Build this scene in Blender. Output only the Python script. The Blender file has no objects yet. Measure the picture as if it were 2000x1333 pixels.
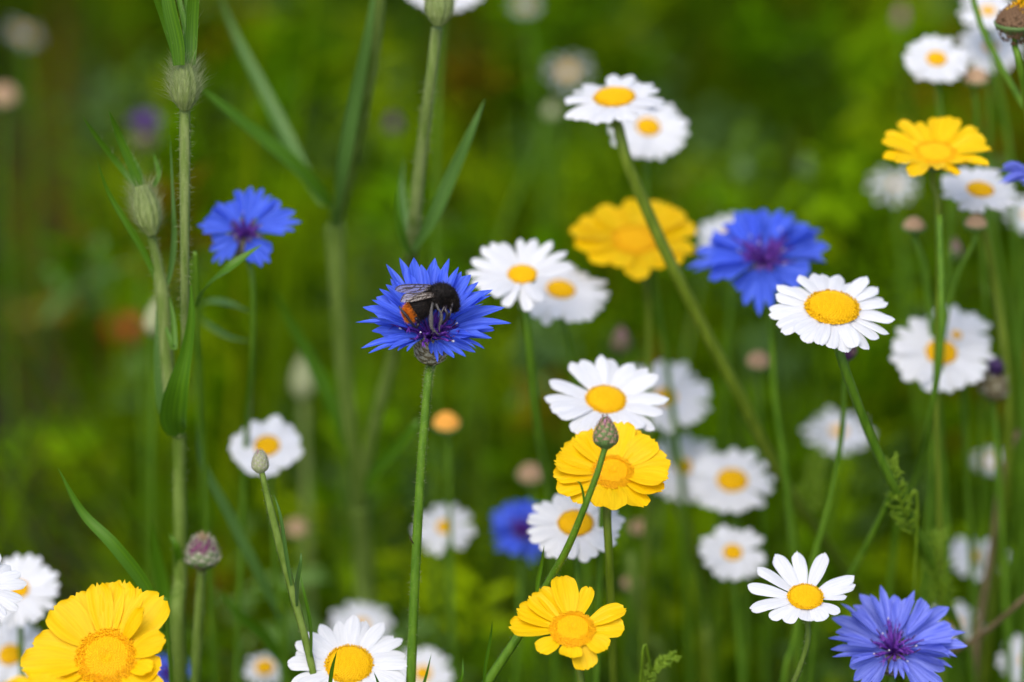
import bpy, math, random
import numpy as np
from mathutils import Vector, Matrix
random.seed(7); RNG = np.random.default_rng(7)
C = bpy.context.scene.collection
SC = bpy.context.scene
# ------------------------------------------------------------------ camera
PITCH = math.radians(24.0)
SP, CP = math.sin(PITCH), math.cos(PITCH)
CAM = np.array([0.0, 0.0, 0.92])
LENS = 120.0
K = 36.0/LENS/2000.0           # metres per photo pixel at one metre
cam_d = bpy.data.cameras.new('camera'); cam = bpy.data.objects.new('camera', cam_d); C.objects.link(cam)
cam.location = CAM; cam.rotation_euler = (math.pi/2-PITCH, 0, 0)
cam_d.lens = LENS; cam_d.sensor_width = 36.0; cam_d.sensor_fit = 'HORIZONTAL'
cam_d.clip_start = 0.02; cam_d.clip_end = 500
cam_d.dof.use_dof = True; cam_d.dof.focus_distance = 1.0; cam_d.dof.aperture_fstop = 4.3
SC.camera = cam
# ------------------------------------------------------------------ sky, sun, exposure
SUN_EL, SUN_AZ = math.radians(58), math.radians(200)
w = bpy.data.worlds.new('World'); SC.world = w; w.use_nodes = True
nt = w.node_tree
for n in list(nt.nodes): nt.nodes.remove(n)
sky = nt.nodes.new('ShaderNodeTexSky'); sky.sky_type = 'NISHITA'; sky.sun_disc = False
sky.sun_elevation = SUN_EL; sky.sun_rotation = SUN_AZ; sky.air_density = 1.0; sky.dust_density = 3.5; sky.ozone_density = 1.0
bg = nt.nodes.new('ShaderNodeBackground'); bg.inputs[1].default_value = 0.15
wo = nt.nodes.new('ShaderNodeOutputWorld')
nt.links.new(sky.outputs[0], bg.inputs[0]); nt.links.new(bg.outputs[0], wo.inputs[0])
sd = bpy.data.lights.new('sun', 'SUN'); sun = bpy.data.objects.new('sun', sd); C.objects.link(sun)
sd.energy = 1.0; sd.angle = math.radians(45); sd.color = (1.0, 0.96, 0.9)
sun.location = (0, 0, 3)
# light comes from azimuth SUN_AZ (clockwise from +Y): behind the camera, a little to the left
sdir = Vector((math.sin(SUN_AZ)*math.cos(SUN_EL), math.cos(SUN_AZ)*math.cos(SUN_EL), math.sin(SUN_EL)))
sun.rotation_euler = sdir.to_track_quat('Z', 'Y').to_euler()
SC.view_settings.view_transform = 'Standard'; SC.view_settings.look = 'None'
SC.view_settings.exposure = 0.64; SC.view_settings.gamma = 1.0
SC.render.engine = 'CYCLES'
SC.cycles.use_denoising = True
SC.cycles.max_bounces = 8; SC.cycles.diffuse_bounces = 3; SC.cycles.glossy_bounces = 2
SC.cycles.transmission_bounces = 4; SC.cycles.transparent_max_bounces = 8

# ------------------------------------------------------------------ geometry of the view
RT = np.array([1.0, 0, 0]); UPV = np.array([0, SP, CP]); TW = np.array([0, -CP, SP])   # right, up, toward the lens
def P(px, py, d=1.0):
    d = d if d < 1.02 else (1.02+(d-1.02)*1.3 if d < 1.5 else 1.644+(d-1.5))
    return CAM + RT*((px-1000)*K*d) + UPV*((666.5-py)*K*d) - TW*d
def V(x, y, z):                      # a direction given as right, up, toward
    v = RT*x + UPV*y + TW*z
    return v/np.linalg.norm(v)
def unit(v): v = np.asarray(v, float); return v/max(np.linalg.norm(v), 1e-12)

# ------------------------------------------------------------------ mesh builder
class MB:
    def __init__(s): s.v=[]; s.f=[]; s.m=[]; s.uv=[]; s.n=0
    def add(s, verts, faces, mat=0, uvs=None):
        verts = np.asarray(verts, float); s.v.append(verts)
        for f in faces:
            s.f.append(tuple(i+s.n for i in f)); s.m.append(mat)
            s.uv.append([uvs[i] for i in f] if uvs is not None else [(0, 0)]*len(f))
        s.n += len(verts)
    def grid(s, G, mat=0, wrap=False):
        nu, nv = G.shape[:2]
        faces = []; uvs = [(j/max(nv-1, 1), i/max(nu-1, 1)) for i in range(nu) for j in range(nv)]
        for i in range(nu-1):
            for j in range(nv if wrap else nv-1):
                a = i*nv+j; b = i*nv+(j+1) % nv
                faces.append((a, b, b+nv, a+nv))
        s.add(G.reshape(-1, 3), faces, mat, uvs)
    def mesh(s, name, mats, origin=(0, 0, 0), smooth=True):
        me = bpy.data.meshes.new(name)
        v = np.concatenate(s.v)-np.asarray(origin)
        me.from_pydata(v.tolist(), [], s.f)
        for m in mats: me.materials.append(m)
        me.polygons.foreach_set('material_index', np.array(s.m, dtype=np.int32))
        uvl = me.uv_layers.new(name='UVMap')
        uvl.data.foreach_set('uv', np.array([c for f in s.uv for c in f], dtype=np.float32).ravel())
        if smooth: me.polygons.foreach_set('use_smooth', [True]*len(me.polygons))
        me.update()
        return me

def thing(name, label, cat, loc, group=None):
    o = bpy.data.objects.new(name, None); C.objects.link(o); o.location = Vector(loc)
    o.empty_display_size = 0.02
    o['label'] = label; o['category'] = cat
    if group: o['group'] = group
    return o
def part(name, mb, mats, root, label=None, smooth=True):
    if not isinstance(mats, (list, tuple)): mats = [mats]
    loc = np.array(root.location) if root.parent is None else np.array(root.parent.location)
    me = mb.mesh(name, mats, loc, smooth)
    o = bpy.data.objects.new(name, me); C.objects.link(o); o.parent = root
    if label: o['label'] = label
    return o
def inst(name, me, root, origin, X, Y, Z, sc):
    o = bpy.data.objects.new(name, me); C.objects.link(o); o.parent = root
    l = np.asarray(origin)-np.array(root.location)
    M = Matrix(((X[0]*sc[0], Y[0]*sc[1], Z[0]*sc[2], l[0]), (X[1]*sc[0], Y[1]*sc[1], Z[1]*sc[2], l[1]),
                (X[2]*sc[0], Y[2]*sc[1], Z[2]*sc[2], l[2]), (0, 0, 0, 1)))
    o.matrix_local = M
    return o

def spline(pts, n):
    p = np.asarray(pts, float)
    if len(p) == 2: t = np.linspace(0, 1, n)[:, None]; return p[0]*(1-t)+p[1]*t
    p = np.vstack([2*p[0]-p[1], p, 2*p[-1]-p[-2]])
    seg = len(p)-3; out = []
    for t in np.linspace(0, seg-1e-9, n):
        i = int(t); u = t-i
        a, b, c, d = p[i:i+4]
        out.append(.5*((2*b)+(-a+c)*u+(2*a-5*b+4*c-d)*u*u+(-a+3*b-3*c+d)*u**3))
    return np.array(out)
def frames(pts):
    T = np.gradient(pts, axis=0); T /= np.linalg.norm(T, axis=1)[:, None]+1e-12
    N = np.zeros_like(T); n = np.cross(T[0], [0.3, 0.1, 0.9]); n = unit(n)
    for i, t in enumerate(T):
        n = unit(n-t*np.dot(n, t)); N[i] = n
    return T, N, np.cross(T, N)
def tube(mb, pts, rad, sides=10, mat=0, ribs=0, ribd=0.0, cap=True):
    pts = np.asarray(pts, float); n = len(pts)
    rad = np.interp(np.linspace(0, 1, n), np.linspace(0, 1, len(rad)), rad) if np.ndim(rad) else np.full(n, rad)
    T, N, B = frames(pts)
    a = np.linspace(0, 2*math.pi, sides, endpoint=False)
    rr = 1+ribd*np.cos(ribs*a) if ribs else np.ones(sides)
    G = pts[:, None]+(N[:, None]*(np.cos(a)*rr)[None, :, None]+B[:, None]*(np.sin(a)*rr)[None, :, None])*rad[:, None, None]
    if cap:
        G = np.concatenate([np.repeat(pts[:1, None], sides, 1), G, np.repeat(pts[-1:, None], sides, 1)])
    mb.grid(G, mat, wrap=True)
def hairs(mb, roots, dirs, ln, wd, mat=0, droop=0.0):
    for r, d, l in zip(roots, dirs, np.broadcast_to(ln, (len(roots),))):
        d = unit(d); s = unit(np.cross(d, RNG.normal(size=3)))*wd*0.5
        q = RNG.normal(size=3)*l*0.18-np.array([0, 0, droop*l])
        m = r+d*l*0.55+q*0.35; t = r+d*l+q
        mb.add([r-s, r+s, m+s*0.7, m-s*0.7, t], [(0, 1, 2, 3), (3, 2, 4)], mat)
def stem_hairs(mb, pts, rad, n, ln, wd, mat=0, up=0.2):
    T, N, B = frames(pts); m = len(pts)
    rad = np.interp(np.linspace(0, 1, m), np.linspace(0, 1, len(rad)), rad) if np.ndim(rad) else np.full(m, rad)
    R, D = [], []
    for _ in range(n):
        u = RNG.random()*(m-1); i = int(u); f = u-i; a = RNG.random()*6.283
        j = min(i+1, m-1)
        nd = N[i]*math.cos(a)+B[i]*math.sin(a)
        R.append(pts[i]*(1-f)+pts[j]*f+nd*rad[i]*0.95); D.append(nd+T[i]*up*RNG.normal())
    hairs(mb, R, D, ln*(0.5+RNG.random(n)), wd, mat)
def leaf(mb, pts, wid, nrm, n=16, fold=0.35, mat=0, prof=None, twist=0.0):
    """long leaf: pts from base to tip, wid half width at its widest, nrm the way its face looks"""
    c = spline(pts, n); T, _, _ = frames(c); nrm = unit(nrm)
    G = np.zeros((n, 7, 3))
    for i in range(n):
        s = i/(n-1)
        if prof is None: wv = (0.45+0.55*math.sin(min(s/0.35, 1)*math.pi/2))*(max(0.0, 1-max(0, (s-0.35)/0.65)**1.9))
        else: wv = np.interp(s, np.linspace(0, 1, len(prof)), prof)
        side = unit(np.cross(T[i], nrm)); nn = np.cross(side, T[i])
        if twist: side, nn = side*math.cos(twist*s)+nn*math.sin(twist*s), nn*math.cos(twist*s)-side*math.sin(twist*s)
        for k, t in enumerate(np.linspace(-1, 1, 7)):
            G[i, k] = c[i]+side*t*wid*wv+nn*wid*wv*fold*(abs(t)**1.2-0.4)
    mb.grid(G, mat)

# ------------------------------------------------------------------ materials
def mat(name, c1, c2=None, rough=0.55, transl=0.0, tcol=None, coord='uv', scale=(6, 1, 1), nscale=4.0, spec=0.3, vary=0.0, bump=0.0, detail=3.0, contrast=(0.35, 0.65), sheen=0.0):
    m = bpy.data.materials.new(name); m.use_nodes = True; t = m.node_tree; N = t.nodes; L = t.links
    b = N['Principled BSDF']; out = N['Material Output']
    b.inputs['Roughness'].default_value = rough; b.inputs['Specular IOR Level'].default_value = spec
    if sheen: b.inputs['Sheen Weight'].default_value = sheen
    tc = N.new('ShaderNodeTexCoord'); mp = N.new('ShaderNodeMapping'); mp.inputs['Scale'].default_value = scale
    L.new(tc.outputs['UV' if coord == 'uv' else 'Object'], mp.inputs[0])
    nz = N.new('ShaderNodeTexNoise'); nz.inputs['Scale'].default_value = nscale; nz.inputs['Detail'].default_value = detail
    L.new(mp.outputs[0], nz.inputs[0])
    rp = N.new('ShaderNodeValToRGB'); rp.color_ramp.elements[0].position = contrast[0]; rp.color_ramp.elements[1].position = contrast[1]
    rp.color_ramp.elements[0].color = (*c1, 1); rp.color_ramp.elements[1].color = (*(c2 or c1), 1)
    L.new(nz.outputs[0], rp.inputs[0])
    col = rp.outputs[0]
    if vary:
        oi = N.new('ShaderNodeObjectInfo'); mr = N.new('ShaderNodeMapRange'); hs = N.new('ShaderNodeHueSaturation')
        mr.inputs[3].default_value = 1-vary; mr.inputs[4].default_value = 1+vary*0.4
        L.new(oi.outputs['Random'], mr.inputs[0]); L.new(mr.outputs[0], hs.inputs['Value']); L.new(col, hs.inputs['Color']); col = hs.outputs[0]
    L.new(col, b.inputs['Base Color'])
    if bump:
        bp = N.new('ShaderNodeBump'); bp.inputs['Strength'].default_value = bump; bp.inputs['Distance'].default_value = 0.0003
        L.new(nz.outputs[0], bp.inputs['Height']); L.new(bp.outputs[0], b.inputs['Normal'])
    if transl:
        tr = N.new('ShaderNodeBsdfTranslucent'); mx = N.new('ShaderNodeMixShader'); mx.inputs[0].default_value = transl
        if tcol: tr.inputs[0].default_value = (*tcol, 1)
        else: L.new(col, tr.inputs[0])
        L.new(b.outputs[0], mx.inputs[1]); L.new(tr.outputs[0], mx.inputs[2]); L.new(mx.outputs[0], out.inputs[0])
    return m
M = {}
M['dviolet'] = mat('dull_violet_petal', (.06, .03, .13), (.14, .08, .22), .6, .2)
M['white'] = mat('white_petal', (.74, .76, .80), (.84, .85, .87), .6, .3, scale=(9, 1.2, 1), nscale=1.6, vary=.07, bump=.5, spec=.15)
M['yellow'] = mat('yellow_petal', (.86, .53, .0), (.93, .61, .002), .5, .28, scale=(9, 1.0, 1), nscale=1.6, vary=.05, bump=.5, spec=.2)
M['disc'] = mat('daisy_disc', (.74, .43, .0), (.86, .54, .003), .6, .1, coord='obj', nscale=5, spec=.2)
M['disc2'] = mat('marigold_disc', (.85, .42, .0), (.93, .53, .002), .6, .1, coord='obj', nscale=5, spec=.2)
M['blue'] = mat('blue_petal', (.045, .10, .66), (.11, .20, .90), .5, .3, scale=(14, 1.0, 1), nscale=2.2, vary=.10, bump=.6, spec=.2)
M['pblue'] = mat('pale_blue_petal', (.12, .16, .68), (.26, .31, .86), .5, .3, scale=(14, 1.0, 1), nscale=2.2, vary=.12, bump=.6, spec=.2)
M['violet'] = mat('violet_floret', (.06, .015, .22), (.20, .05, .42), .5, .15, coord='obj', nscale=400, spec=.3)
M['anther'] = mat('anther', (.02, .006, .05), (.10, .03, .14), .5, coord='obj', nscale=400)
M['pale'] = mat('pale_tip', (.45, .45, .55), (.62, .60, .68), .6)
M['stem'] = mat('green_stem', (.065, .16, .004), (.12, .24, .012), .5, .1, coord='obj', scale=(1, 1, .15), nscale=500, spec=.3)
M['ystem'] = mat('olive_stem', (.10, .16, .006), (.16, .23, .015), .5, .1, coord='obj', scale=(1, 1, .15), nscale=400, spec=.3)
M['gstem'] = mat('grey_green_stem', (.10, .17, .015), (.17, .25, .045), .65, .1, coord='obj', scale=(1, 1, .12), nscale=500, spec=.2)
M['pstem'] = mat('pale_hairy_stem', (.12, .19, .03), (.21, .27, .08), .7, .05, coord='obj', scale=(1, 1, .1), nscale=600, spec=.2)
M['bstem'] = mat('brown_stem', (.10, .075, .03), (.18, .13, .07), .7, coord='obj', scale=(1, 1, .1), nscale=400)
M['leaf'] = mat('leaf', (.045, .14, .003), (.10, .23, .004), .45, .25, scale=(8, .6, 1), nscale=1.5, spec=.35, bump=.4)
M['gleaf'] = mat('grey_green_leaf', (.05, .13, .014), (.10, .21, .035), .5, .2, scale=(8, .6, 1), nscale=1.5, spec=.4, bump=.4)
M['yleaf'] = mat('yellowed_leaf', (.22, .17, .005), (.30, .22, .01), .7, .2)
M['feather'] = mat('feathery_leaf', (.14, .26, .008), (.24, .38, .02), .5, .3, coord='obj', nscale=200)
M['hair'] = mat('pale_hair', (.28, .33, .13), (.44, .48, .26), .7, .4)
M['scale'] = mat('green_scale', (.07, .14, .03), (.14, .23, .07), .55, coord='obj', nscale=900)
M['bscale'] = mat('brown_scale', (.12, .09, .05), (.20, .18, .10), .6, coord='obj', nscale=700)
M['fringe'] = mat('brown_fringe', (.16, .09, .05), (.42, .30, .20), .7, coord='obj', nscale=1200)
M['wfringe'] = mat('white_fringe', (.30, .29, .20), (.50, .48, .38), .7, .2, coord='obj', nscale=1200)
M['purple'] = mat('purple_tip', (.18, .05, .14), (.42, .20, .26), .6, coord='obj', nscale=900)
M['mpurple'] = mat('magenta_tip', (.08, .01, .05), (.20, .04, .12), .6, coord='obj', nscale=900)
M['dpurple'] = mat('dark_purple', (.05, .015, .06), (.12, .04, .13), .6, coord='obj', nscale=500)
M['seed'] = mat('beige_seed', (.34, .22, .12), (.55, .38, .24), .75, coord='obj', nscale=6)
M['oseed'] = mat('orange_seed', (.75, .35, .05), (.85, .45, .08), .7, coord='obj', nscale=6)
M['bseed'] = mat('brown_papery', (.10, .055, .025), (.22, .13, .07), .8, coord='obj', nscale=500)
M['pbud'] = mat('pale_bud_scale', (.28, .32, .14), (.45, .48, .28), .65, .1, coord='obj', nscale=900)
M['red'] = mat('red_petal', (.45, .02, .005), (.60, .05, .01), .5, .3)
M['fur'] = mat('black_fur', (.006, .005, .005), (.018, .014, .012), .7, coord='obj', nscale=900, spec=.25)
M['gfur'] = mat('brownish_fur', (.07, .05, .035), (.14, .10, .07), .8)
M['ofur'] = mat('orange_fur', (.66, .17, .008), (.82, .28, .02), .7, coord='obj', nscale=900)
M['chitin'] = mat('black_chitin', (.008, .006, .010), (.02, .012, .02), .3, coord='obj', nscale=900, spec=.6)
M['dust'] = mat('pollen_dusted_leg', (.006, .006, .008), (.16, .15, .14), .85, coord='obj', nscale=3500, contrast=(.42, .58))
M['vein'] = mat('wing_vein', (.03, .02, .015), (.06, .04, .03), .4)
def wing_mat():
    m = bpy.data.materials.new('wing_membrane'); m.use_nodes = True; t = m.node_tree; N = t.nodes; L = t.links
    b = N['Principled BSDF']; b.inputs['Base Color'].default_value = (.42, .38, .36, 1); b.inputs['Roughness'].default_value = .22
    b.inputs['Specular IOR Level'].default_value = .6
    tr = N.new('ShaderNodeBsdfTransparent'); tr.inputs[0].default_value = (.85, .82, .80, 1)
    mx = N.new('ShaderNodeMixShader'); mx.inputs[0].default_value = .24
    L.new(tr.outputs[0], mx.inputs[1]); L.new(b.outputs[0], mx.inputs[2]); L.new(mx.outputs[0], N['Material Output'].inputs[0])
    return m
M['wing'] = wing_mat()

# ------------------------------------------------------------------ ground and meadow
def ground():
    m = bpy.data.materials.new('soil'); m.use_nodes = True; t = m.node_tree; N = t.nodes; L = t.links
    b = N['Principled BSDF']; b.inputs['Roughness'].default_value = .95
    tc = N.new('ShaderNodeTexCoord'); nz = N.new('ShaderNodeTexNoise'); nz.inputs['Scale'].default_value = 9; nz.inputs['Detail'].default_value = 8
    L.new(tc.outputs['Object'], nz.inputs[0])
    rp = N.new('ShaderNodeValToRGB'); e = rp.color_ramp.elements
    e[0].position = .35; e[0].color = (.022, .017, .006, 1); e[1].position = .65; e[1].color = (.040, .034, .012, 1)
    L.new(nz.outputs[0], rp.inputs[0]); L.new(rp.outputs[0], b.inputs['Base Color'])
    mb = MB(); n = 60
    a = np.linspace(-1, 1, n); a = np.sign(a)*np.abs(a)**3*150
    X, Y = np.meshgrid(a, a, indexing='ij')
    Z = 0.012*np.sin(X*5.1)*np.cos(Y*4.3)*(np.hypot(X, Y) < 8)
    mb.grid(np.stack([X, Y+2, Z], -1))
    me = mb.mesh('ground', [m]); o = bpy.data.objects.new('ground', me); C.objects.link(o); o['kind'] = 'structure'
ground()

def field(x, y, s, ph):
    return (np.sin(x*s+ph)*np.cos(y*s*.8+ph*1.7)+np.sin((x+y)*s*.63+ph*2.1)*.7+np.sin((x-y*1.3)*s*1.31+ph*.6)*.5)/2.2
def foliage_mat(name, transl=.4, rough=.5):
    m = bpy.data.materials.new(name); m.use_nodes = True; t = m.node_tree; N = t.nodes; L = t.links
    b = N['Principled BSDF']; b.inputs['Roughness'].default_value = rough; b.inputs['Specular IOR Level'].default_value = .0
    at = N.new('ShaderNodeAttribute'); at.attribute_name = 'tint'
    L.new(at.outputs['Color'], b.inputs['Base Color'])
    tr = N.new('ShaderNodeBsdfTranslucent'); mx = N.new('ShaderNodeMixShader'); mx.inputs[0].default_value = transl
    L.new(at.outputs['Color'], tr.inputs[0]); L.new(b.outputs[0], mx.inputs[1]); L.new(tr.outputs[0], mx.inputs[2])
    L.new(mx.outputs[0], N['Material Output'].inputs[0])
    return m
def blades(name, label_kind, n, xr, yr, hr, wr, lean, seed, palette, gap=None, z0=(0, 0), rough=.5, tscale=3.0, segs=5, lobe=False):
    r = np.random.default_rng(seed)
    x = r.uniform(*xr, n); y = r.uniform(*yr, n)
    if gap is not None:
        keep = np.ones(n, bool); g = gap(x, y); keep = r.random(n) < g; x, y = x[keep], y[keep]; n = len(x)
    h = r.uniform(*hr, n)*(1+.35*field(x, y, 7, seed)); wd = r.uniform(*wr, n)
    a = r.uniform(0, 2*math.pi, n); ln = np.abs(r.normal(0, lean, n))*h
    fa = r.uniform(0, math.pi, n)
    base = np.stack([x, y, r.uniform(z0[0], z0[1]+1e-6, n)], 1)
    dr = np.stack([np.cos(a), np.sin(a), np.zeros(n)], 1); sd_ = np.stack([np.cos(fa), np.sin(fa), np.zeros(n)], 1)
    s = np.linspace(0, 1, segs+1)
    V_ = np.zeros((n, segs+1, 2, 3))
    for k, t in enumerate(s):
        c = base+np.array([0, 0, 1])*(h*(t-.18*t*t*np.minimum(ln/h*1.6, 2)))[:, None]+dr*(ln*t**1.8)[:, None]
        wv = (math.sin(math.pi*min(1, .12+t*.9))**.8 if lobe else (1-t**2.2)*.95+.05)
        V_[:, k, 0] = c-sd_*(wd*.5*wv)[:, None]; V_[:, k, 1] = c+sd_*(wd*.5*wv)[:, None]
    nv = (segs+1)*2
    f = []
    for k in range(segs): f.append([2*k, 2*k+1, 2*k+3, 2*k+2])
    F = (np.array(f)[None]+(np.arange(n)*nv)[:, None, None]).reshape(-1)
    me = bpy.data.meshes.new(name)
    me.vertices.add(n*nv); me.vertices.foreach_set('co', V_.reshape(-1).astype(np.float32))
    nf = n*segs
    me.loops.add(nf*4); me.loops.foreach_set('vertex_index', F.astype(np.int32))
    me.polygons.add(nf); me.polygons.foreach_set('loop_start', (np.arange(nf)*4).astype(np.int32))
    me.update(calc_edges=True)
    me.polygons.foreach_set('use_smooth', [True]*nf)
    pal = np.array(palette); q = (field(x, y, tscale, seed*1.3+1)+1)/2+r.normal(0, .16, n)
    q = np.clip(q, 0, .999)*(len(pal)-1); i0 = q.astype(int); fr = (q-i0)[:, None]
    col = pal[i0]*(1-fr)+pal[np.minimum(i0+1, len(pal)-1)]*fr
    col *= r.uniform(.75, 1.25, n)[:, None]
    ca = me.color_attributes.new('tint', 'FLOAT_COLOR', 'POINT')
    cc = np.ones((n, nv, 4), np.float32); cc[:, :, :3] = col[:, None]
    ca.data.foreach_set('color', cc.reshape(-1))
    me.materials.append(foliage_mat(name+'_mat', rough=rough))
    o = bpy.data.objects.new(name, me); C.objects.link(o)
    o['kind'] = 'stuff'; o['label'] = label_kind; o['category'] = 'plants'
    return o
def clumps(name, label, nc, per, xr, yr, zr, rad, lr, wr, seed, palette, gap):
    """leafy clumps: many small leaflets around scattered centres, one tint for each clump"""
    r = np.random.default_rng(seed); x = r.uniform(*xr, nc); y = r.uniform(*yr, nc); k = r.random(nc) < gap(x, y); x, y = x[k], y[k]; nc = len(x)
    z = r.uniform(zr[0], zr[1], nc); R_ = r.uniform(rad[0], rad[1], nc); n = nc*per; ci = np.repeat(np.arange(nc), per)
    off = r.normal(size=(n, 3)); off /= np.linalg.norm(off, axis=1)[:, None]; off *= (r.random(n)**.5*R_[ci])[:, None]; off[:, 2] *= 1.3
    base = np.stack([x, y, z], 1)[ci]+off; base[:, 2] = np.maximum(base[:, 2], .01)
    a = r.uniform(0, 2*math.pi, n); el = r.uniform(-.2, 1.1, n); L_ = r.uniform(*lr, n); W_ = r.uniform(*wr, n)
    t = np.stack([np.cos(a)*np.cos(el), np.sin(a)*np.cos(el), np.sin(el)], 1); sdv = np.cross(t, r.normal(size=(n, 3))*.5+[0, 0, 1]); sdv /= np.linalg.norm(sdv, axis=1)[:, None]
    V_ = np.zeros((n, 8, 3))
    for j, (u, w2) in enumerate([(0, .15), (.3, .9), (.65, .8), (1, .05)]):
        c = base+t*(L_*u)[:, None]+np.array([0, 0, -1])*(L_*.3*u*u)[:, None]; V_[:, 2*j] = c-sdv*(W_*.5*w2)[:, None]; V_[:, 2*j+1] = c+sdv*(W_*.5*w2)[:, None]
    F = (np.array([[0, 1, 3, 2], [2, 3, 5, 4], [4, 5, 7, 6]])[None]+(np.arange(n)*8)[:, None, None]).reshape(-1)
    me = bpy.data.meshes.new(name); me.vertices.add(n*8); me.vertices.foreach_set('co', V_.reshape(-1).astype(np.float32))
    me.loops.add(n*12); me.loops.foreach_set('vertex_index', F.astype(np.int32)); me.polygons.add(n*3); me.polygons.foreach_set('loop_start', (np.arange(n*3)*4).astype(np.int32)); me.update(calc_edges=True)
    pal = np.array(palette); q = np.clip((field(x, y, 6, seed)+1)/2+r.normal(0, .3, nc), 0, .999)*len(pal); col = (pal[q.astype(int)]*r.uniform(.7, 1.3, nc)[:, None])[ci]*r.uniform(.85, 1.15, n)[:, None]
    cc = np.ones((n, 8, 4), np.float32); cc[:, :, :3] = col[:, None]; me.color_attributes.new('tint', 'FLOAT_COLOR', 'POINT').data.foreach_set('color', cc.reshape(-1))
    me.materials.append(foliage_mat(name+'_mat')); o = bpy.data.objects.new(name, me); C.objects.link(o); o['kind'] = 'stuff'; o['label'] = label; o['category'] = 'plants'
# bare and thin places in the meadow: x, y, radius x, radius y, depth of the gap
GAPS = [(-.19, 1.15, .045, .16, .98), (-.225, 1.38, .062, .2, .99), (-.27, 1.65, .078, .24, .99), (-.31, 1.95, .09, .26, .99), (-.30, 2.0, .08, .25, .8), (.29, 1.6, .06, .5, .9), (-.36, 2.25, .09, .4, .8), (.0, 1.6, .12, .2, .45), (.25, 2.3, .10, .25, .6), (-.1, 2.75, .16, .2, .5), (.42, 2.9, .12, .25, .6)]
def gapf(x, y):
    g = np.ones_like(x)
    for cx, cy, rx, ry, dp in GAPS:
        g *= 1-dp*np.exp(-(((x-cx)/rx)**2+((y-cy)/ry)**2)**2)
    return g
PAL = [(.021, .030, .001), (.042, .074, .001), (.066, .126, .001), (.098, .176, .001), (.145, .235, .002), (.19, .22, .003)]
PALB = [(.02, .05, .001), (.045, .12, .001), (.065, .19, .001), (.11, .24, .002), (.08, .19, .04)]
blades('meadow_grass', 'dense green grass filling the meadow behind the flowers', 8000, (-1.0, 1.0), (1.35, 3.6), (.14, .36), (.003, .008), .35, 3, PAL, gapf)
PALC = [(.025, .042, .001), (.046, .10, .001), (.070, .165, .001), (.105, .23, .002), (.155, .28, .003), (.21, .31, .003), (.13, .24, .07), (.15, .11, .004)]
clumps('leafy_clumps', 'soft clumps of small bright green leaves between the grass', 1900, 30, (-.42, .48), (1.2, 2.2), (.04, .44), (.008, .026), (.007, .024), (.0025, .007), 23, PALC, gapf)
clumps('low_leafy_clumps', 'soft leafy clumps tinted lighter against shade low down close behind the flower stems', 1000, 28, (-.36, .40), (1.1, 1.7), (.10, .31), (.012, .030), (.008, .024), (.003, .007), 29, [(.10, .21, .002), (.15, .30, .003), (.21, .36, .004), (.28, .40, .004), (.16, .28, .07), (.07, .16, .001)], gapf)  # palette raised to stand in for sky light blocked low down
blades('leafy_undergrowth', 'broad green leaves of the low plants in the meadow', 4000, (-.9, .9), (1.45, 3.4), (.07, .16), (.010, .026), .6, 5, PALB, gapf, (.02, .20), lobe=True, tscale=4.0)
blades('middle_grass', 'taller bright green grass blades just behind the flowers', 1900, (-.42, .46), (1.12, 1.9), (.24, .50), (.002, .006), .55, 17, PAL, gapf, tscale=6.0)
blades('leaning_grass', 'thin leaning grass and narrow leaves among the flower stems', 560, (-.19, .22), (1.02, 1.25), (.24, .47), (.0015, .0045), .75, 37, [(.05, .12, .004), (.08, .17, .006), (.12, .22, .01), (.11, .19, .05)], gapf, tscale=9.0, segs=8)
blades('dry_grass', 'scattered rusty brown dry blades in the meadow', 260, (-.5, .6), (1.5, 3.2), (.15, .34), (.006, .016), .4, 19, [(.14, .06, .01), (.20, .10, .01), (.10, .06, .03)], None, lobe=True)
blades('distant_grass', 'soft green grass farther out in the meadow', 16000, (-3.5, 3.5), (3.4, 8.0), (.15, .40), (.006, .014), .35, 9, PAL)
blades('near_grass', 'low grass at the foot of the nearest flowers', 5000, (-1.6, 1.6), (.15, 1.35), (.05, .16), (.003, .006), .4, 13, PAL)

# ------------------------------------------------------------------ shared flower pieces (unit size)
def petal_mesh(name, wid, material, r, teeth=.05, arch=.10, cup=.12, blunt=.4, narrow=.4, wave=.02, rib=.010):
    mb = MB(); nu, nv = 15, 9
    G = np.zeros((nu, nv, 3)); ts = np.linspace(-1, 1, nv); q = r.normal(size=6)
    nt_ = [r.uniform(.15, .45), -r.uniform(.15, .45)]; dp = [teeth*r.uniform(.5, 1.4), teeth*r.uniform(.3, 1.4)]
    for i in range(nu):
        s = i/(nu-1)
        pf = narrow+(1-narrow)*math.sin(min(s/.6, 1)*math.pi/2)
        if s > .72: pf *= blunt+(1-blunt)*math.sqrt(max(0, 1-((s-.72)/.28)**2.2))
        for k, t in enumerate(ts):
            edge = 1-.07*t*t-sum(d*math.exp(-((t-c)/.17)**2) for c, d in zip(nt_, dp))
            x = s*(1+(edge-1)*max(0, (s-.3)/.7)**.7)
            y = t*wid*pf*.5+.03*q[0]*s*s
            z = -arch*s*s+cup*wid*t*t*(.4+.6*s)+rib*math.cos(t*9.4)*min(1, s*4)+wave*math.sin(s*5+q[1])*s+wave*.9*t*math.sin(s*4+q[2])*s
            G[i, k] = (x, y, z)
    mb.grid(G)
    me = mb.mesh(name, [material]); return me
r0 = np.random.default_rng(5)
DP = [petal_mesh('white_petal', r0.uniform(.26, .31), M['white'], r0, teeth=.045, arch=r0.uniform(.0, .14), cup=-.10, blunt=.42) for _ in range(7)]
MP = [petal_mesh('yellow_petal', r0.uniform(.46, .54), M['yellow'], r0, teeth=.075, arch=r0.uniform(.0, .12), cup=.16, blunt=.55, narrow=.38, wave=.03, rib=.012) for _ in range(7)]

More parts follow.
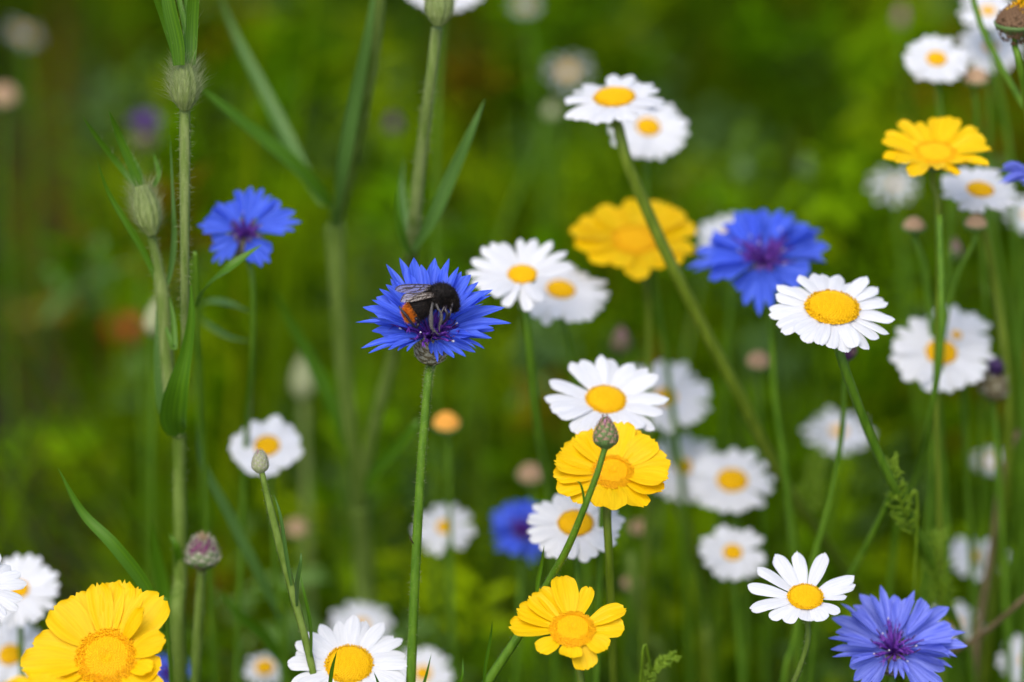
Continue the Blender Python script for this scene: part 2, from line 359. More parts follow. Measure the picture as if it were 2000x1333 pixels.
def disc_mesh(name, mats, n, dome, r, open_rim=.35, dent=.25, bump=1.0):
    """dome of tiny florets in sunflower order; the outer ones open as small cups"""
    mb = MB(); k = 14; G = np.zeros((9, 24, 3))
    zf = lambda q: dome*(1-q**2.6)-dent*dome*math.exp(-(q/.13)**2)
    for i in range(9):
        q = i/8*.97
        for j in range(24):
            a = j/24*2*math.pi; G[i, j] = (q*math.cos(a), q*math.sin(a), zf(q))
    mb.grid(G, 0, wrap=True)
    for i in range(n):
        q = math.sqrt((i+.5)/n)*.97; a = i*2.39996
        s = .98/math.sqrt(n)*(.95 if q < 1-open_rim else 1.05)*bump
        c = np.array([q*math.cos(a), q*math.sin(a), zf(q)]); nn = unit([q*.55*math.cos(a), q*.55*math.sin(a), 1])
        t1 = unit(np.cross(nn, [0.3, 1, .1])); t2 = np.cross(nn, t1)
        if q < 1-open_rim:
            rings = [(1.0, -.3), (.85, .45), (.45, .85), (0.0, 1.0)]; m = 6
            V_ = [c+(t1*math.cos(b)+t2*math.sin(b))*s*rr+nn*s*hh for rr, hh in rings for b in np.linspace(0, 2*math.pi, m, endpoint=False)]
            mb.add(V_, [(p*m+b, p*m+(b+1) % m, (p+1)*m+(b+1) % m, (p+1)*m+b) for p in range(3) for b in range(m)], 0)
        else:
            m = 5; h = s*r.uniform(.9, 1.7); tl = nn+r.normal(size=3)*.2; ph = r.uniform(0, 6)
            bs = np.linspace(0, 2*math.pi, m, endpoint=False)+ph
            V_ = [c+(t1*math.cos(b)+t2*math.sin(b))*s*.55 for b in bs]+[c+tl*h+(t1*math.cos(b)+t2*math.sin(b))*s*.65 for b in bs]
            V_ += [c+tl*h*1.1+(t1*math.cos(b+.6)+t2*math.sin(b+.6))*s*1.15 for b in bs]
            mb.add(V_, [(b, (b+1) % m, m+(b+1) % m, m+b) for b in range(m)]+[(m+b, m+(b+1) % m, 2*m+b) for b in range(m)], 1 if i % 3 else 0)
    return mb.mesh(name, mats)
M['discdark'] = mat('disc_rim_floret', (.80, .40, .0), (.92, .53, .002), .6, coord='obj', nscale=9, spec=.2)  # slightly deeper yellow, worn by most of the open rim florets
DISC_D = disc_mesh('daisy_disc', [M['disc'], M['disc']], 420, .32, r0, open_rim=.18, dent=.15)
DISC_M = disc_mesh('marigold_disc', [M['disc2'], M['discdark']], 520, .22, r0, open_rim=.36, dent=.5, bump=.92)
SEEDH = {k: disc_mesh('seed_dome', [M[k], M[k2]], 150, .8, r0, open_rim=0, dent=0) for k, k2 in (('seed', 'seed'), ('oseed', 'seed'), ('bseed', 'bseed'))}
def cup_mesh():
    mb = MB(); G = np.zeros((6, 20, 3))
    for i, (rr, z) in enumerate([(.12, -.62), (.45, -.52), (.80, -.35), (1.02, -.12), (1.08, .02), (.98, .05)]):
        for j in range(20):
            a = j/20*2*math.pi; G[i, j] = (rr*math.cos(a)*(1+.04*(j % 2)), rr*math.sin(a)*(1+.04*(j % 2)), z)
    mb.grid(G, wrap=True); return mb.mesh('calyx_cup', [M['scale']])
CUP = cup_mesh()

def head_frame(n):
    e1 = unit(RT-n*np.dot(RT, n)); return e1, np.cross(n, e1)
def slope_path(cx, cy, d, pts, lean=.55):
    """world points of a stem: photo points from the head down, dropping back as an upright stem does"""
    out = []
    for p in pts:
        if len(p) == 3: out.append(P(*p)); continue
        dd = d+(p[1]-cy)*K*d*math.tan(PITCH)*lean
        out.append(P(p[0], p[1], dd))
    return out
def to_ground(w_pts):
    a, b = w_pts[-2], w_pts[-1]; t0 = unit(b-a); t = unit(t0+np.array([0, 0, -1.6]))
    g = b+t*(b[2]/-t[2]); k = .03*unit(t0+np.array([0, 0, -.1])); k2 = k+.03*unit(t0+np.array([0, 0, -.6]))
    return list(w_pts)+[b+k, b+k2, (b+k2)*.5+g*.5, g]
def stem_part(root, pts, r_px, d, m, n=40, hair=0, hl=.0007, name='stem', hm='hair'):
    c = spline(pts, n); mb = MB(); r = np.array(r_px)*K*d
    if len(r) > 1: r = np.concatenate([r, r[-1:]])
    else: r = np.repeat(r, 2)
    tube(mb, c, r, 10, ribs=5, ribd=.08)
    if hair:
        stem_hairs(mb, c[:int(n*.75)], r, hair, hl, .00009*d, 1)
    return part(name, mb, [m, M[hm]], root)

def flower(kind, label, c, R, ratio=.6, roll=0., elev=5, disc=30, n=22, stem=None, sr=(5.5, 6), tips=None, group=None, seed=None, wmul=1.0, sm=None, skip=(), ej=5, domes=1.0, hair=0, gap=None, wj=.08, name=None):
    cx, cy, d = c; r = np.random.default_rng(seed if seed is not None else int(cx*7+cy*13) % 99991)
    px = K*d
    s = math.sqrt(1-ratio*ratio); rl = math.radians(roll)
    nrm = V(s*math.sin(rl), s*math.cos(rl), ratio); e1, e2 = head_frame(nrm)
    ctr = P(cx, cy, d)
    if stem is None: k_ = r.uniform(-1, 1); stem = [(cx+k_*22+r.uniform(-5, 5), cy+130), (cx+k_*50+r.uniform(-12, 12), cy+290), (cx+k_*55+r.uniform(-30, 30), cy+480)]
    w_ = [ctr-nrm*disc*px*.45, ctr-nrm*disc*px*.9-np.array([0, 0, 1])*disc*px*.5]+slope_path(cx, cy, d, stem)
    w_ = to_ground(w_)
    daisy = kind == 'daisy'
    root = thing(name or ('daisy' if daisy else 'corn_marigold'), label, 'daisy' if daisy else 'yellow flower', w_[-1], group or ('white daisies in the meadow' if daisy else 'yellow corn marigolds in the meadow'))
    stem_part(root, w_, sr, d, sm or (M['stem'] if daisy else M['ystem']), hair=hair)
    inst('calyx', CUP, root, ctr-nrm*disc*px*.14, e1, e2, nrm, [disc*px*.88]*3)
    inst('disc', DISC_D if daisy else DISC_M, root, ctr+nrm*disc*px*.03, e1, e2, nrm, (disc*px, disc*px, disc*px*domes))
    pm = DP if daisy else MP; pl = []
    if tips:
        for tp in tips:
            dx, dy = tp[0]-cx, cy-tp[1]; wm = tp[2] if len(tp) > 2 else 1.0; ee = math.radians(tp[3] if len(tp) > 3 else elev+r.normal(0, 2))
            L = math.hypot(dx, dy)
            for _ in range(60):
                A = (dy-L*math.sin(ee)*s)/ratio; L = .6*L+.4*math.hypot(dx, A)/math.cos(ee); L = min(L, R*1.25)
            pl.append((math.atan2(A, dx), L, ee, wm))
    else:
        ph = r.uniform(0, 1)
        for i in range(n):
            if i in skip: continue
            az = (i+ph+r.normal(0, .12))/n*2*math.pi
            if gap and gap[0] < (math.degrees(az)+90) % 360-90 < gap[1]: continue
            pl.append((az, R*r.uniform(.94, 1.04), math.radians(elev+r.normal(0, ej)+(2.5 if i % 2 else -2.5)), 1+r.normal(0, wj)))
    for i, (az, L, ee, wm) in enumerate(pl):
        rad = e1*math.cos(az)+e2*math.sin(az); X = unit(rad*math.cos(ee)+nrm*math.sin(ee)); Y = np.cross(nrm, rad)
        tw = r.normal(0, .12); Z = np.cross(X, Y); Y, Z = Y*math.cos(tw)+Z*math.sin(tw), Z*math.cos(tw)-Y*math.sin(tw)
        o0 = ctr+rad*disc*px*.72+nrm*px*disc*(.03-.05*(i % 2))
        lp = (L-disc*.72)*px
        wsc = (R*px)*wmul*wm*(.92 if daisy else .95)
        inst('petal', pm[r.integers(len(pm))], root, o0, X, Y, Z, (lp, wsc, lp))
    return root

def floret_mesh(nl, fan, r, material, cut=.45, cup=.35, crease=.05, curl=.15):
    mb = MB(); per = 8; nu = nl*per+1; nv = 12; G = np.zeros((nv, nu, 3)); fan = math.radians(fan)
    tipL = [r.uniform(.82, 1.0)*(1-.18*abs((j+.5)/nl*2-1)**2) for j in range(nl)]; tz = r.normal(0, .08, nl); sk = r.normal(0, .12, nl)
    for i in range(nu):
        j = min(i//per, nl-1); t = (i-j*per)/per; u = i/(nu-1)*2-1
        tt = abs(2*t-1); rr = cut+(tipL[j]-cut)*max(0, 1-tt)**.54
        if tt > .99: rr = cut*r.uniform(.92, 1.08)
        for k in range(nv):
            v = (k/(nv-1)); rho = rr*v
            spread = fan*min(1, .10+.90*(rho/.35)**1.1 if rho < .35 else 1)
            th = u*spread
            if rho > cut: th += (((j+.5)/nl*2-1)*fan-u*fan)*.25*(rho-cut)/(1-cut)+sk[j]*(rho-cut)*.5
            z = cup*rho*(abs(u)**1.7)*.8-crease*math.cos(tt*math.pi)*rho*.5*(1 if rho > .2 else 0)+(tz[j]-curl*.6)*max(0, rho-.45)*1.3-curl*rho*rho*.5
            G[k, i] = (rho*math.cos(th), rho*math.sin(th), z)
    mb.grid(G); return mb.mesh('ray_floret', [material])
FL = {k: [floret_mesh(nl, fan, r0, M[k], cup=cu, cut=ct+.05) for nl, fan, cu, ct in ((4, 25, .40, .56), (5, 31, .32, .56), (5, 36, .38, .54), (3, 19, .45, .54), (4, 27, .28, .52), (5, 33, .45, .68), (4, 26, .5, .66))] for k in ('blue', 'pblue', 'dviolet')}

def lathe_bud(mb, base, ax, H, prof, ns, r, hairm=3, fringe=.0006, scale_w=.30, tipmat=None, tipfrom=.75, fringe_n=7, body=0, smat=1):
    """bud or involucre: a lathe body covered in overlapping pointed scales with fringed edges (mats: body, scale, tip, fringe)"""
    ax = unit(ax); e1 = unit(np.cross(ax, [0.2, .9, .3])); e2 = np.cross(ax, e1)
    rf = lambda t: np.interp(t, np.linspace(0, 1, len(prof)), prof)*H
    G = np.array([[base+ax*H*t+(e1*math.cos(a)+e2*math.sin(a))*rf(t) for a in np.linspace(0, 2*math.pi, 20, endpoint=False)] for t in np.linspace(0, 1, 14)])
    mb.grid(G, body, wrap=True)
    hr, hd = [], []
    for i in range(ns):
        t0 = .02+.80*(i/ns)**.9; a0 = i*2.39996; Ls = .30*H*(1-.2*t0); w_ = rf(t0+.1)*scale_w*2.2/2
        G = np.zeros((6, 5, 3)); mt = smat if t0 < tipfrom or tipmat is None else tipmat
        for p in range(6):
            v = p/5; wv = (math.sin(math.pi*(.18+.82*v))**.7) if v < 1 else 0.03
            for q, u in enumerate(np.linspace(-1, 1, 5)):
                t = min(t0+Ls/H*v, 1); a = a0+u*wv*w_/max(rf(min(t0+.12, 1)), 1e-5); lift = H*(.012+.035*v-.02*u*u)
                rr = rf(t)+lift; G[p, q] = base+ax*H*(t0+Ls/H*v)+(e1*math.cos(a)+e2*math.sin(a))*rr
        mb.grid(G[:4], mt); mb.grid(G[3:], hairm if mt == smat else mt)
        for p in range(2, 6):
            for q in (0, 4):
                for _ in range(max(1, fringe_n//4)):
                    pt = G[p, q]; out = unit(pt-base-ax*np.dot(pt-base, ax))
                    hr.append(pt); hd.append(out*.7+ax*.8+(G[p, q]-G[p, 2])/max(np.linalg.norm(G[p, q]-G[p, 2]), 1e-6)*.9+r.normal(size=3)*.25)
    hairs(mb, hr, hd, fringe, fringe*.16, hairm)

def cornflower(label, c, L, ratio, florets, elev=25, roll=0, pal='blue', stem=None, sr=(6, 7), inv_up=None, inv=(58, 62), seed=1, center=1.0, group='blue cornflowers in the meadow', hair=0, fringe='wfringe', sm=None, name='cornflower', core=True, detail=40):
    cx, cy, d = c; r = np.random.default_rng(seed); px = K*d
    s = math.sqrt(1-ratio*ratio); rl = math.radians(roll)
    nrm = V(s*math.sin(rl), s*math.cos(rl), ratio); e1, e2 = head_frame(nrm); ctr = P(cx, cy, d)
    iax = unit(inv_up if inv_up is not None else unit(nrm+np.array([0, 0, .6])))
    H = inv[1]*px; b0 = ctr-iax*H*.92
    if stem is None: stem = [(cx+r.uniform(-10, 10), cy+200), (cx+r.uniform(-30, 30), cy+500)]
    w_ = to_ground([b0+iax*H*.05, b0-iax*H*.15]+slope_path(cx, cy, d, stem))
    root = thing(name, label, 'cornflower', w_[-1], group)
    stem_part(root, w_, sr, d, sm or M['stem'], hair=hair, n=60 if hair else 36)
    mb = MB(); hw = inv[0]/2/inv[1]
    lathe_bud(mb, b0, iax, H, [hw*.35, hw*.8, hw*1.0, hw*1.0, hw*.92, hw*.8, hw*.72], detail, r, fringe=H*.14, fringe_n=6)
    part('calyx', mb, [M['bscale'], M['bscale'], M['purple'], M[fringe]], root)
    for i, f in enumerate(florets):
        az = math.radians(f[0]); Lf = L*px*(f[1] if len(f) > 1 else r.uniform(.92, 1.05)); ee = math.radians((f[2] if len(f) > 2 else elev)+r.normal(0, 5))
        rad = e1*math.cos(az)+e2*math.sin(az); X = unit(rad*math.cos(ee)+nrm*math.sin(ee)); Y = np.cross(nrm, rad)
        tw = r.normal(0, .2); Z = np.cross(X, Y); Y, Z = Y*math.cos(tw)+Z*math.sin(tw), Z*math.cos(tw)-Y*math.sin(tw)
        k = f[3] if len(f) > 3 else r.integers(7)
        inst('ray_floret', FL[pal][k], root, ctr+rad*L*px*.04, X, Y, Z, (Lf, Lf*(f[4] if len(f) > 4 else 1), Lf))
    if core:
        mb = MB()
        for i in range(int(40*center)):
            a = i*2.39996; q = math.sqrt((i+.5)/34); rad = e1*math.cos(a)+e2*math.sin(a)
            ln = L*px*r.uniform(.24, .42)*center; p0 = ctr+rad*L*px*.05*q
            dr = unit(nrm*(1.1-.5*q)+rad*(.9*q+.1)+r.normal(size=3)*.12)
            p1 = p0+dr*ln*.6; p2 = p1+unit(dr+rad*.5+r.normal(size=3)*.25)*ln*.45
            cc = spline([p0, p1, p2], 7); tube(mb, cc, [L*px*.008, L*px*.012, L*px*.017, L*px*.010], 6, mat=0)
            if i % 2:
                tube(mb, spline([p2, p2+dr*ln*.25+r.normal(size=3)*ln*.05], 3), [L*px*.010, L*px*.008], 5, mat=1)
                if i % 6 == 1: tube(mb, spline([p2+dr*ln*.22, p2+dr*ln*.34], 3), [L*px*.011, L*px*.012], 5, mat=2)
            else:
                for b in range(4):
                    u = r.normal(size=3); u = unit(dr+u*.7); sdv = unit(np.cross(u, dr))*L*px*.012
                    mb.add([p2-sdv, p2+sdv, p2+u*ln*.3], [(0, 1, 2)], 0)
        part('inner_florets', mb, [M['violet'], M['anther'], M['pale']], root)
    return root

# ================================================================== the cornflower with the bumblebee
FOCAL_AX = unit(np.array([0.02, -.25, .97]))
fr = cornflower('vivid blue sharp cornflower on a hairy stem, carrying the bumblebee', (842, 656, 1.0), 158, .64,
    [(0, .96, 32, 1), (24, .97, 40, 0), (46, 1.0, 42, 4), (84, 1.09, 36, 0), (116, 1.06, 36, 1), (146, .98, 36, 4), (176, .97, 30, 0),
     (197, .84, 18, 1), (221, .70, 12, 4), (282, .42, -2, 3), (316, .66, 16, 0), (338, .88, 22, 4)],
    stem=[(837, 735, 1.0), (832, 790, 1.0), (822, 920, 1.002), (811, 1120, 1.006), (802, 1340, 1.012)], sr=(8.2, 8.2, 9, 10), inv=(62, 72), inv_up=FOCAL_AX, seed=21, hair=1500, group='blue cornflowers in the meadow', detail=46)
mb = MB(); leaf(mb, [P(808, 1063, 1.004), P(803, 1055, 1.0), P(798, 1046, .998)], 1.4*K, TW, n=8); part('leaf', mb, M['bstem'], fr)
mb = MB(); leaf(mb, [P(806, 1390, 1.0), P(828, 1335, .995), P(843, 1276, .99)], 3.2*K, TW); part('leaf', mb, M['leaf'], fr)
mb = MB(); leaf(mb, [P(806, 1410, 1.0), P(880, 1360, .995), P(902, 1322, .99), P(904, 1286, .99)], 3.6*K, TW); part('leaf', mb, M['leaf'], fr)

def bumblebee():
    d0 = .992
    B = lambda x, y, z=0: P(x, y, d0-z*.001)
    r = np.random.default_rng(3)
    base = B(845, 640, 0)
    root = thing('bumblebee', 'black bumblebee with an orange tail feeding on the blue cornflower', 'bumblebee', base)
    sp = [(789, 619, 0, 2), (793, 617, 0, 10), (800, 613, 0, 15.5), (811, 606, 0, 20), (823, 598, 0, 20.5), (834, 590, 0, 18), (842, 585, 0, 16), (849, 581, .3, 18.5), (858, 577, .6, 22), (867, 576, .8, 21.5), (875, 580, 1, 18.5), (880.5, 586, 1.2, 12.5), (884, 592, 1.4, 10.5), (885, 600, 1.5, 9.5), (884, 607, 1.5, 6.5), (882, 612, 1.5, 2)]
    pts = np.array([B(a, b, c) for a, b, c, q in sp]); rad = np.array([q for *_, q in sp])*K*d0
    n = 70; c = spline(pts, n); rr = np.interp(np.linspace(0, 1, n), np.linspace(0, 1, len(rad)), rad)
    T, N, Bn = frames(c); sides = 28; a = np.linspace(0, 2*math.pi, sides, endpoint=False)
    G = c[:, None]+(N[:, None]*np.cos(a)[None, :, None]+Bn[:, None]*np.sin(a)[None, :, None])*rr[:, None, None]
    mb = MB(); mb.grid(G[int(n*.19):], 0, wrap=True); mb.grid(G[:int(n*.19)+1], 1, wrap=True)
    def leg(pp, rs, m): tube(mb, spline([B(*q) for q in pp], 16), np.array(rs)*K, 8, mat=m)
    leg([(812, 622, 3), (806, 632, 3), (811, 637, 4), (795, 618, 4.5), (782, 603, 4), (780, 598, 3.6)][:1]+[(818, 630, 1), (812, 640, 1.5), (803, 630, 2.6), (794, 617, 3), (786, 608, 3), (781, 601, 3), (780, 598, 2.6)], [3.4, 3.2, 2.6, 3.0, 2.5, 1.3], 2)
    leg([(845, 592, 3), (843, 603, 4.2), (842, 622, 5), (843, 640, 5.2), (850, 648, 5), (857, 655, 4.5)], [2.2, 2.4, 4.6, 3.4, 2.0, 1.0], 3)
    leg([(852, 594, 3), (856, 604, 4.4), (862, 613, 5), (862, 626, 4.6), (858, 638, 4), (859, 650, 3.5)], [2.4, 1.8, 1.9, 3.4, 1.8, .9], 3)
    lr = np.array([[845, 596, 3.4], [842, 610, 4.6], [841, 622, 5], [842, 634, 5.2], [846, 644, 5.1], [860, 612, 5], [861, 624, 4.7]])
    R_ = [B(*(lr[k % 7]+r.normal(size=3)*[1.2, 5, .2])) for k in range(220)]; hairs(mb, R_, [RT*r.normal()+UPV*-.5+TW*r.uniform(0, .5) for _ in R_], .0007, .00007, 3)
    leg([(869, 598, 2), (863, 610, 2.5), (861, 621, 2), (864, 634, 1)], [3, 2.6, 2.4, 1.6], 2)
    leg([(872, 598, 2.6), (870, 606, 3.5), (874, 614, 3.4), (871, 625, 3), (864, 632, 2.6)], [3.4, 3.0, 3.8, 3.0, 1.8], 2)
    leg([(880, 600, 2.4), (880, 611, 3), (877, 619, 3), (876, 626, 2.5)], [2.4, 1.9, 1.7, 1.0], 2)
    leg([(886, 592, 1.5), (888, 591.5, 2.4), (888.7, 602, 2.6), (888, 614, 2.2)], [1.0, .9, .9, .9], 2)
    leg([(882, 596, 2.8), (882, 604, 3.8), (880, 613, 4), (877, 622, 3.8)], [1.0, .9, .9, .8], 2)
    # eye
    eb = B(883.5, 597, 2.9); tube(mb, [eb-UPV*.0011, eb-UPV*.0006, eb, eb+UPV*.0006, eb+UPV*.0011], [.0001, .0004, .00055, .0004, .0001], 10, mat=2)
    part('body', mb, [M['fur'], M['ofur'], M['chitin'], M['dust']], root)
    def fur(nm, lo, hi, cnt, ln, mats, mix=0):
        mb = MB(); R, D, Lh, MM = [], [], [], []
        for _ in range(cnt):
            u = r.uniform(lo, hi)*(n-1); i = int(u); f = u-i; j = min(i+1, n-1); al = r.uniform(0, 2*math.pi)
            nd = N[i]*math.cos(al)+Bn[i]*math.sin(al); ra = rr[i]*(1-f)+rr[j]*f
            R.append(c[i]*(1-f)+c[j]*f+nd*ra*.93); D.append(nd-T[i]*(.75+.3*r.normal())*1.0+r.normal(size=3)*.12)
            Lh.append(ln*r.uniform(.5, 1.15)*min(1, ra/.0016+.35))
        half = int(cnt*(1-mix)); hairs(mb, R[:half], D[:half], np.array(Lh[:half]), .00008, 0)
        if mix: hairs(mb, R[half:], D[half:], np.array(Lh[half:]), .00007, 1)
        part(nm, mb, mats, root)
    fur('abdomen_fur', .18, .44, 5200, .0015, [M['fur'], M['gfur']], .07)
    fur('thorax_fur', .42, .96, 11000, .0014, [M['fur'], M['gfur']], .05)
    fur('tail_fur', .01, .19, 5200, .0011, [M['ofur']])
    def wing2(top, bot, zz, veins):
        mb = MB(); X = np.linspace(top[0][0], top[-1][0], 26)
        yt = np.interp(-X, [-p[0] for p in top], [p[1] for p in top]); yb = np.interp(-X, [-p[0] for p in bot], [p[1] for p in bot])
        Zf = lambda x, y: zz[0]+(zz[1]-zz[0])*(top[0][0]-x)/(top[0][0]-top[-1][0])+.07*math.sin(x*.9)+(y-585)*zz[2]
        for off in (0.00002, -0.00002):
            G = np.array([[B(x, a_+(b_-a_)*v, Zf(x, a_+(b_-a_)*v))+TW*off for v in np.linspace(0, 1, 8)] for x, a_, b_ in zip(X, yt, yb)])
            mb.grid(G, 0)
        for vn in veins+[top]:
            vp = spline([B(x, y, Zf(x, y)) for x, y in vn], 14); tube(mb, vp, np.array([1.5, 1.1])*K*(1.0 if vn is top else .75), 5, mat=1)
        part('wing', mb, [M['wing'], M['vein']], root)
    wing2([(858, 576), (845, 573), (828, 573), (808, 573.5), (795, 574), (788, 577), (783, 588), (782.5, 590)],
          [(858, 579), (845, 581), (830, 584), (815, 588), (805, 590), (790, 590.5), (783, 591), (782.5, 590.5)], (3.9, 3.6, .05),
          [[(856, 578), (838, 578), (820, 580), (800, 581), (786, 584)], [(850, 579), (835, 583), (822, 586), (808, 589)], [(838, 575), (826, 580), (824, 585)], [(824, 575), (812, 577), (806, 583)], [(812, 574), (800, 578), (787, 580)], [(820, 581), (806, 585), (792, 588)], [(836, 576), (833, 581), (828, 583)], [(808, 582), (804, 586), (798, 590)]])
    wing2([(846, 560), (838, 557), (825, 556.5), (805, 556), (790, 557), (780, 559), (774, 563), (772, 567)],
          [(846, 563), (838, 566), (825, 571), (810, 574), (795, 573), (784, 572), (775, 570), (772, 567.5)], (1.4, 2.6, .0),
          [[(844, 561), (830, 561), (812, 562), (798, 562), (786, 563)], [(842, 562), (828, 565), (812, 569), (800, 571)], [(828, 558), (822, 563), (818, 567)], [(812, 558), (806, 562), (800, 565)], [(806, 563), (794, 567), (785, 571)], [(800, 563), (788, 565), (776, 569)]])
bumblebee()

# ================================================================== marigolds
flower('marigold', 'sharp yellow marigold crossed by the stem of the thistle-like bud', (1196, 924, 1.012), 122, .74, 0, 15, 44,
    tips=[(1126, 840, 1.15), (1095, 868, 1.2), (1081, 893, 1.1), (1083, 918, 1.1), (1087, 955, 1.0, 4), (1120, 972, .9, 4), (1159, 981, .9, 6), (1197, 986, 1.0, 10), (1254, 990, 1.1, 2), (1292, 955, 1.1, 10), (1304, 924, 1.1), (1306, 884, 1.2), (1278, 850, 1.25), (1250, 832, .9), (1213, 818, 1.2), (1165, 824, 1.1), (1190, 830, .8)],
    stem=[(1186, 1000, 1.015), (1191, 1110, 1.02), (1199, 1345, 1.04)], sr=(9, 8, 8), seed=31, domes=1.0, wmul=.86)
flower('marigold', 'sharp yellow marigold with gaps between its petals, lowest in the middle', (1118, 1231, .992), 125, .70, 0, 12, 47,
    tips=[(993, 1222, 1.25, 6), (1009, 1183, 1.15), (1033, 1160, .9, 18), (1054, 1142, 1.1, 16), (1099, 1121, 1.15, 16), (1155, 1140, .72, 18), (1222, 1180, 1.1, 14), (1220, 1218, 1.1, 8), (1187, 1262, 1.0, 4), (1149, 1311, 1.1, -22), (1112, 1280, 1.1, 4), (1050, 1268, .9, 2)],
    stem=[(1127, 1290, 1.0), (1137, 1345, 1.0)], sr=(9, 8, 8), seed=32, wmul=.73)
flower('marigold', 'large golden marigold with a ringed centre at the lower left corner', (209, 1287, .985), 158, .88, -5, 12, 65,
    tips=[(100, 1180, 1.2), (150, 1150, 1.05), (186, 1136, .85), (214, 1133, .8), (240, 1134, .9), (262, 1142, .85), (320, 1165, 1.25), (274, 1178, .45, 45), (322, 1236, .75, 30), (298, 1290, .6, 30), (318, 1305, .9, 12), (66, 1238, 1.1), (46, 1288, 1.1), (60, 1330, 1.0), (90, 1390, 1.2), (150, 1430, 1.2), (220, 1440, 1.2), (280, 1400, 1.2), (320, 1350, 1.1)],
    stem=[(215, 1420, 1.0), (222, 1600, 1.01)], sr=(11, 9, 9), seed=33, wmul=.84)
flower('marigold', 'blurred yellow marigold just poking in at the bottom left corner', (62, 1392, .93), 92, .7, 0, 14, 32, n=15, stem=[(66, 1500, .94), (70, 1700, .95)], seed=34, wmul=1.1)
flower('marigold', 'soft focus yellow marigold behind the thick diagonal daisy stem', (1238, 470, 1.095), 128, .66, 5, 10, 50,
    tips=[(1108, 452, 1.1), (1128, 425, .9), (1165, 398, 1.0, 16), (1200, 396, .9, 16), (1246, 376, 1.1, 18), (1300, 378, 1.2, 18), (1338, 398, 1.0, 16), (1364, 430, 1.1), (1358, 474, 1.0), (1330, 505, 1.0, 6), (1288, 522, 1.0, 4), (1243, 546, 1.1, 0), (1198, 522, 1.0, 4), (1150, 512, 1.0, 4), (1118, 486, 1.0, 6)],
    stem=[(1262, 560), (1268, 760), (1262, 1050)], seed=36, wmul=.84, domes=.5)
flower('marigold', 'yellow marigold at the upper right above a white daisy', (1826, 300, 1.05), 114, .56, 0, 15, 48, n=16, stem=[(1832, 400), (1834, 560), (1828, 760), (1835, 1000)], sr=(6, 6), seed=37, wmul=.64, ej=4, domes=.5)

# ================================================================== daisies
def D(label, c, R, ratio, roll, elev, disc, n, **k): return flower('daisy', label, c, R, ratio, roll, elev, disc, n, **k)
D('crisp white daisy with a large domed yellow centre, right of the middle', (1625, 605, 1.02), 122, .60, 3, 3, 55, 27, stem=[(1632, 665, 1.02), (1652, 725, 1.02), (1695, 840, 1.03), (1745, 950, 1.04), (1788, 1035, 1.06), (1840, 1150, 1.08)], sr=(9, 9, 9), seed=41, wmul=.92, domes=1.15)
D('white daisy with gappy petals, just above the blue cornflower at lower right', (1573, 1168, 1.005), 105, .64, 0, 12, 36, 0,
    tips=[(1519, 1079, 1.0, 16), (1566, 1070, 1.0, 18), (1616, 1075, 1.0, 20), (1669, 1113, 1.1), (1672, 1134, 1.0), (1637, 1190, .9, 4), (1605, 1208, 1.1, 0), (1573, 1208, 1.1, 0), (1529, 1209, 1.1, 0), (1500, 1198, 1.0, 2), (1463, 1178, 1.1, 4), (1461, 1135, 1.0), (1484, 1103, 1.0), (1655, 1160, .7, 4)], stem=[(1576, 1215, 1.01), (1577, 1255, 1.012), (1560, 1310, 1.015), (1545, 1350, 1.02)], sr=(5, 5.5), seed=42, hair=250, sm=M['gstem'], wmul=1.05)
D('white daisy with long petals directly above the marigold and the bud', (1183, 783, 1.035), 122, .66, 5, 12, 41, 21, stem=[(1180, 900), (1172, 1100), (1165, 1350)], seed=43, wmul=1.08, ej=6, wj=.12)
D('white daisy with slim separate petals, left of the soft yellow marigold', (1020, 538, 1.055), 108, .64, 0, 13, 30, 20, stem=[(1028, 620, 1.055), (1038, 720, 1.06), (1052, 850, 1.07), (1078, 1000, 1.09), (1085, 1350, 1.12)], sr=(8, 9, 9), seed=44, ej=5, wmul=.84, gap=(-62, -2))
D('white daisy overlapping the lower right of the slim petalled daisy', (1095, 567, 1.085), 100, .62, 8, 2, 30, 24, stem=[(1110, 660), (1130, 800), (1140, 1000)], seed=45)
D('blurred white daisy tucked behind the long petalled daisy above the bud', (1300, 777, 1.13), 96, .72, 5, 10, 24, 22, stem=[(1310, 880), (1330, 1000), (1345, 1200)], seed=46)
D('white daisy high above the soft yellow marigold, on a thick leaning stem', (1200, 193, 1.055), 106, .50, -4, 2, 42, 23, stem=[(1206, 245, 1.055), (1222, 310, 1.055), (1258, 400, 1.06), (1310, 515, 1.065), (1378, 650, 1.075), (1450, 785, 1.085), (1520, 925, 1.1), (1590, 1030, 1.12), (1650, 1120, 1.15)], sr=(8, 11, 12, 12, 11, 9), seed=47, sm=M['ystem'], domes=1.1)
D('white daisy behind and below the highest daisy of the middle pair', (1266, 249, 1.10), 84, .78, 8, 4, 25, 23, stem=[(1262, 350), (1270, 500), (1300, 700)], seed=48)
D('white daisy under the upper right marigold, partly covered by blue petals', (1914, 372, 1.075), 82, .58, 4, 8, 28, 22, stem=[(1926, 460, 1.08), (1945, 560, 1.085), (1966, 720, 1.09), (1968, 900, 1.1), (1940, 1150, 1.12)], sr=(8, 10), seed=49, sm=M['ystem'])
D('very blurred white daisy to the left below the upper right marigold', (1745, 360, 1.22), 56, .8, 0, 5, 8, 10, seed=50, wmul=.7)
D('white daisy behind the left petals of the blurred blue cornflower', (1432, 462, 1.13), 75, .7, 0, 5, 22, 20, stem=[(1428, 560), (1420, 700)], seed=51)
D('white daisy crossed by a green stem, below the upper right marigold', (1838, 690, 1.085), 104, .80, 0, 6, 32, 24, gap=(25, 95), stem=[(1830, 790), (1832, 950), (1842, 1150)], seed=52)
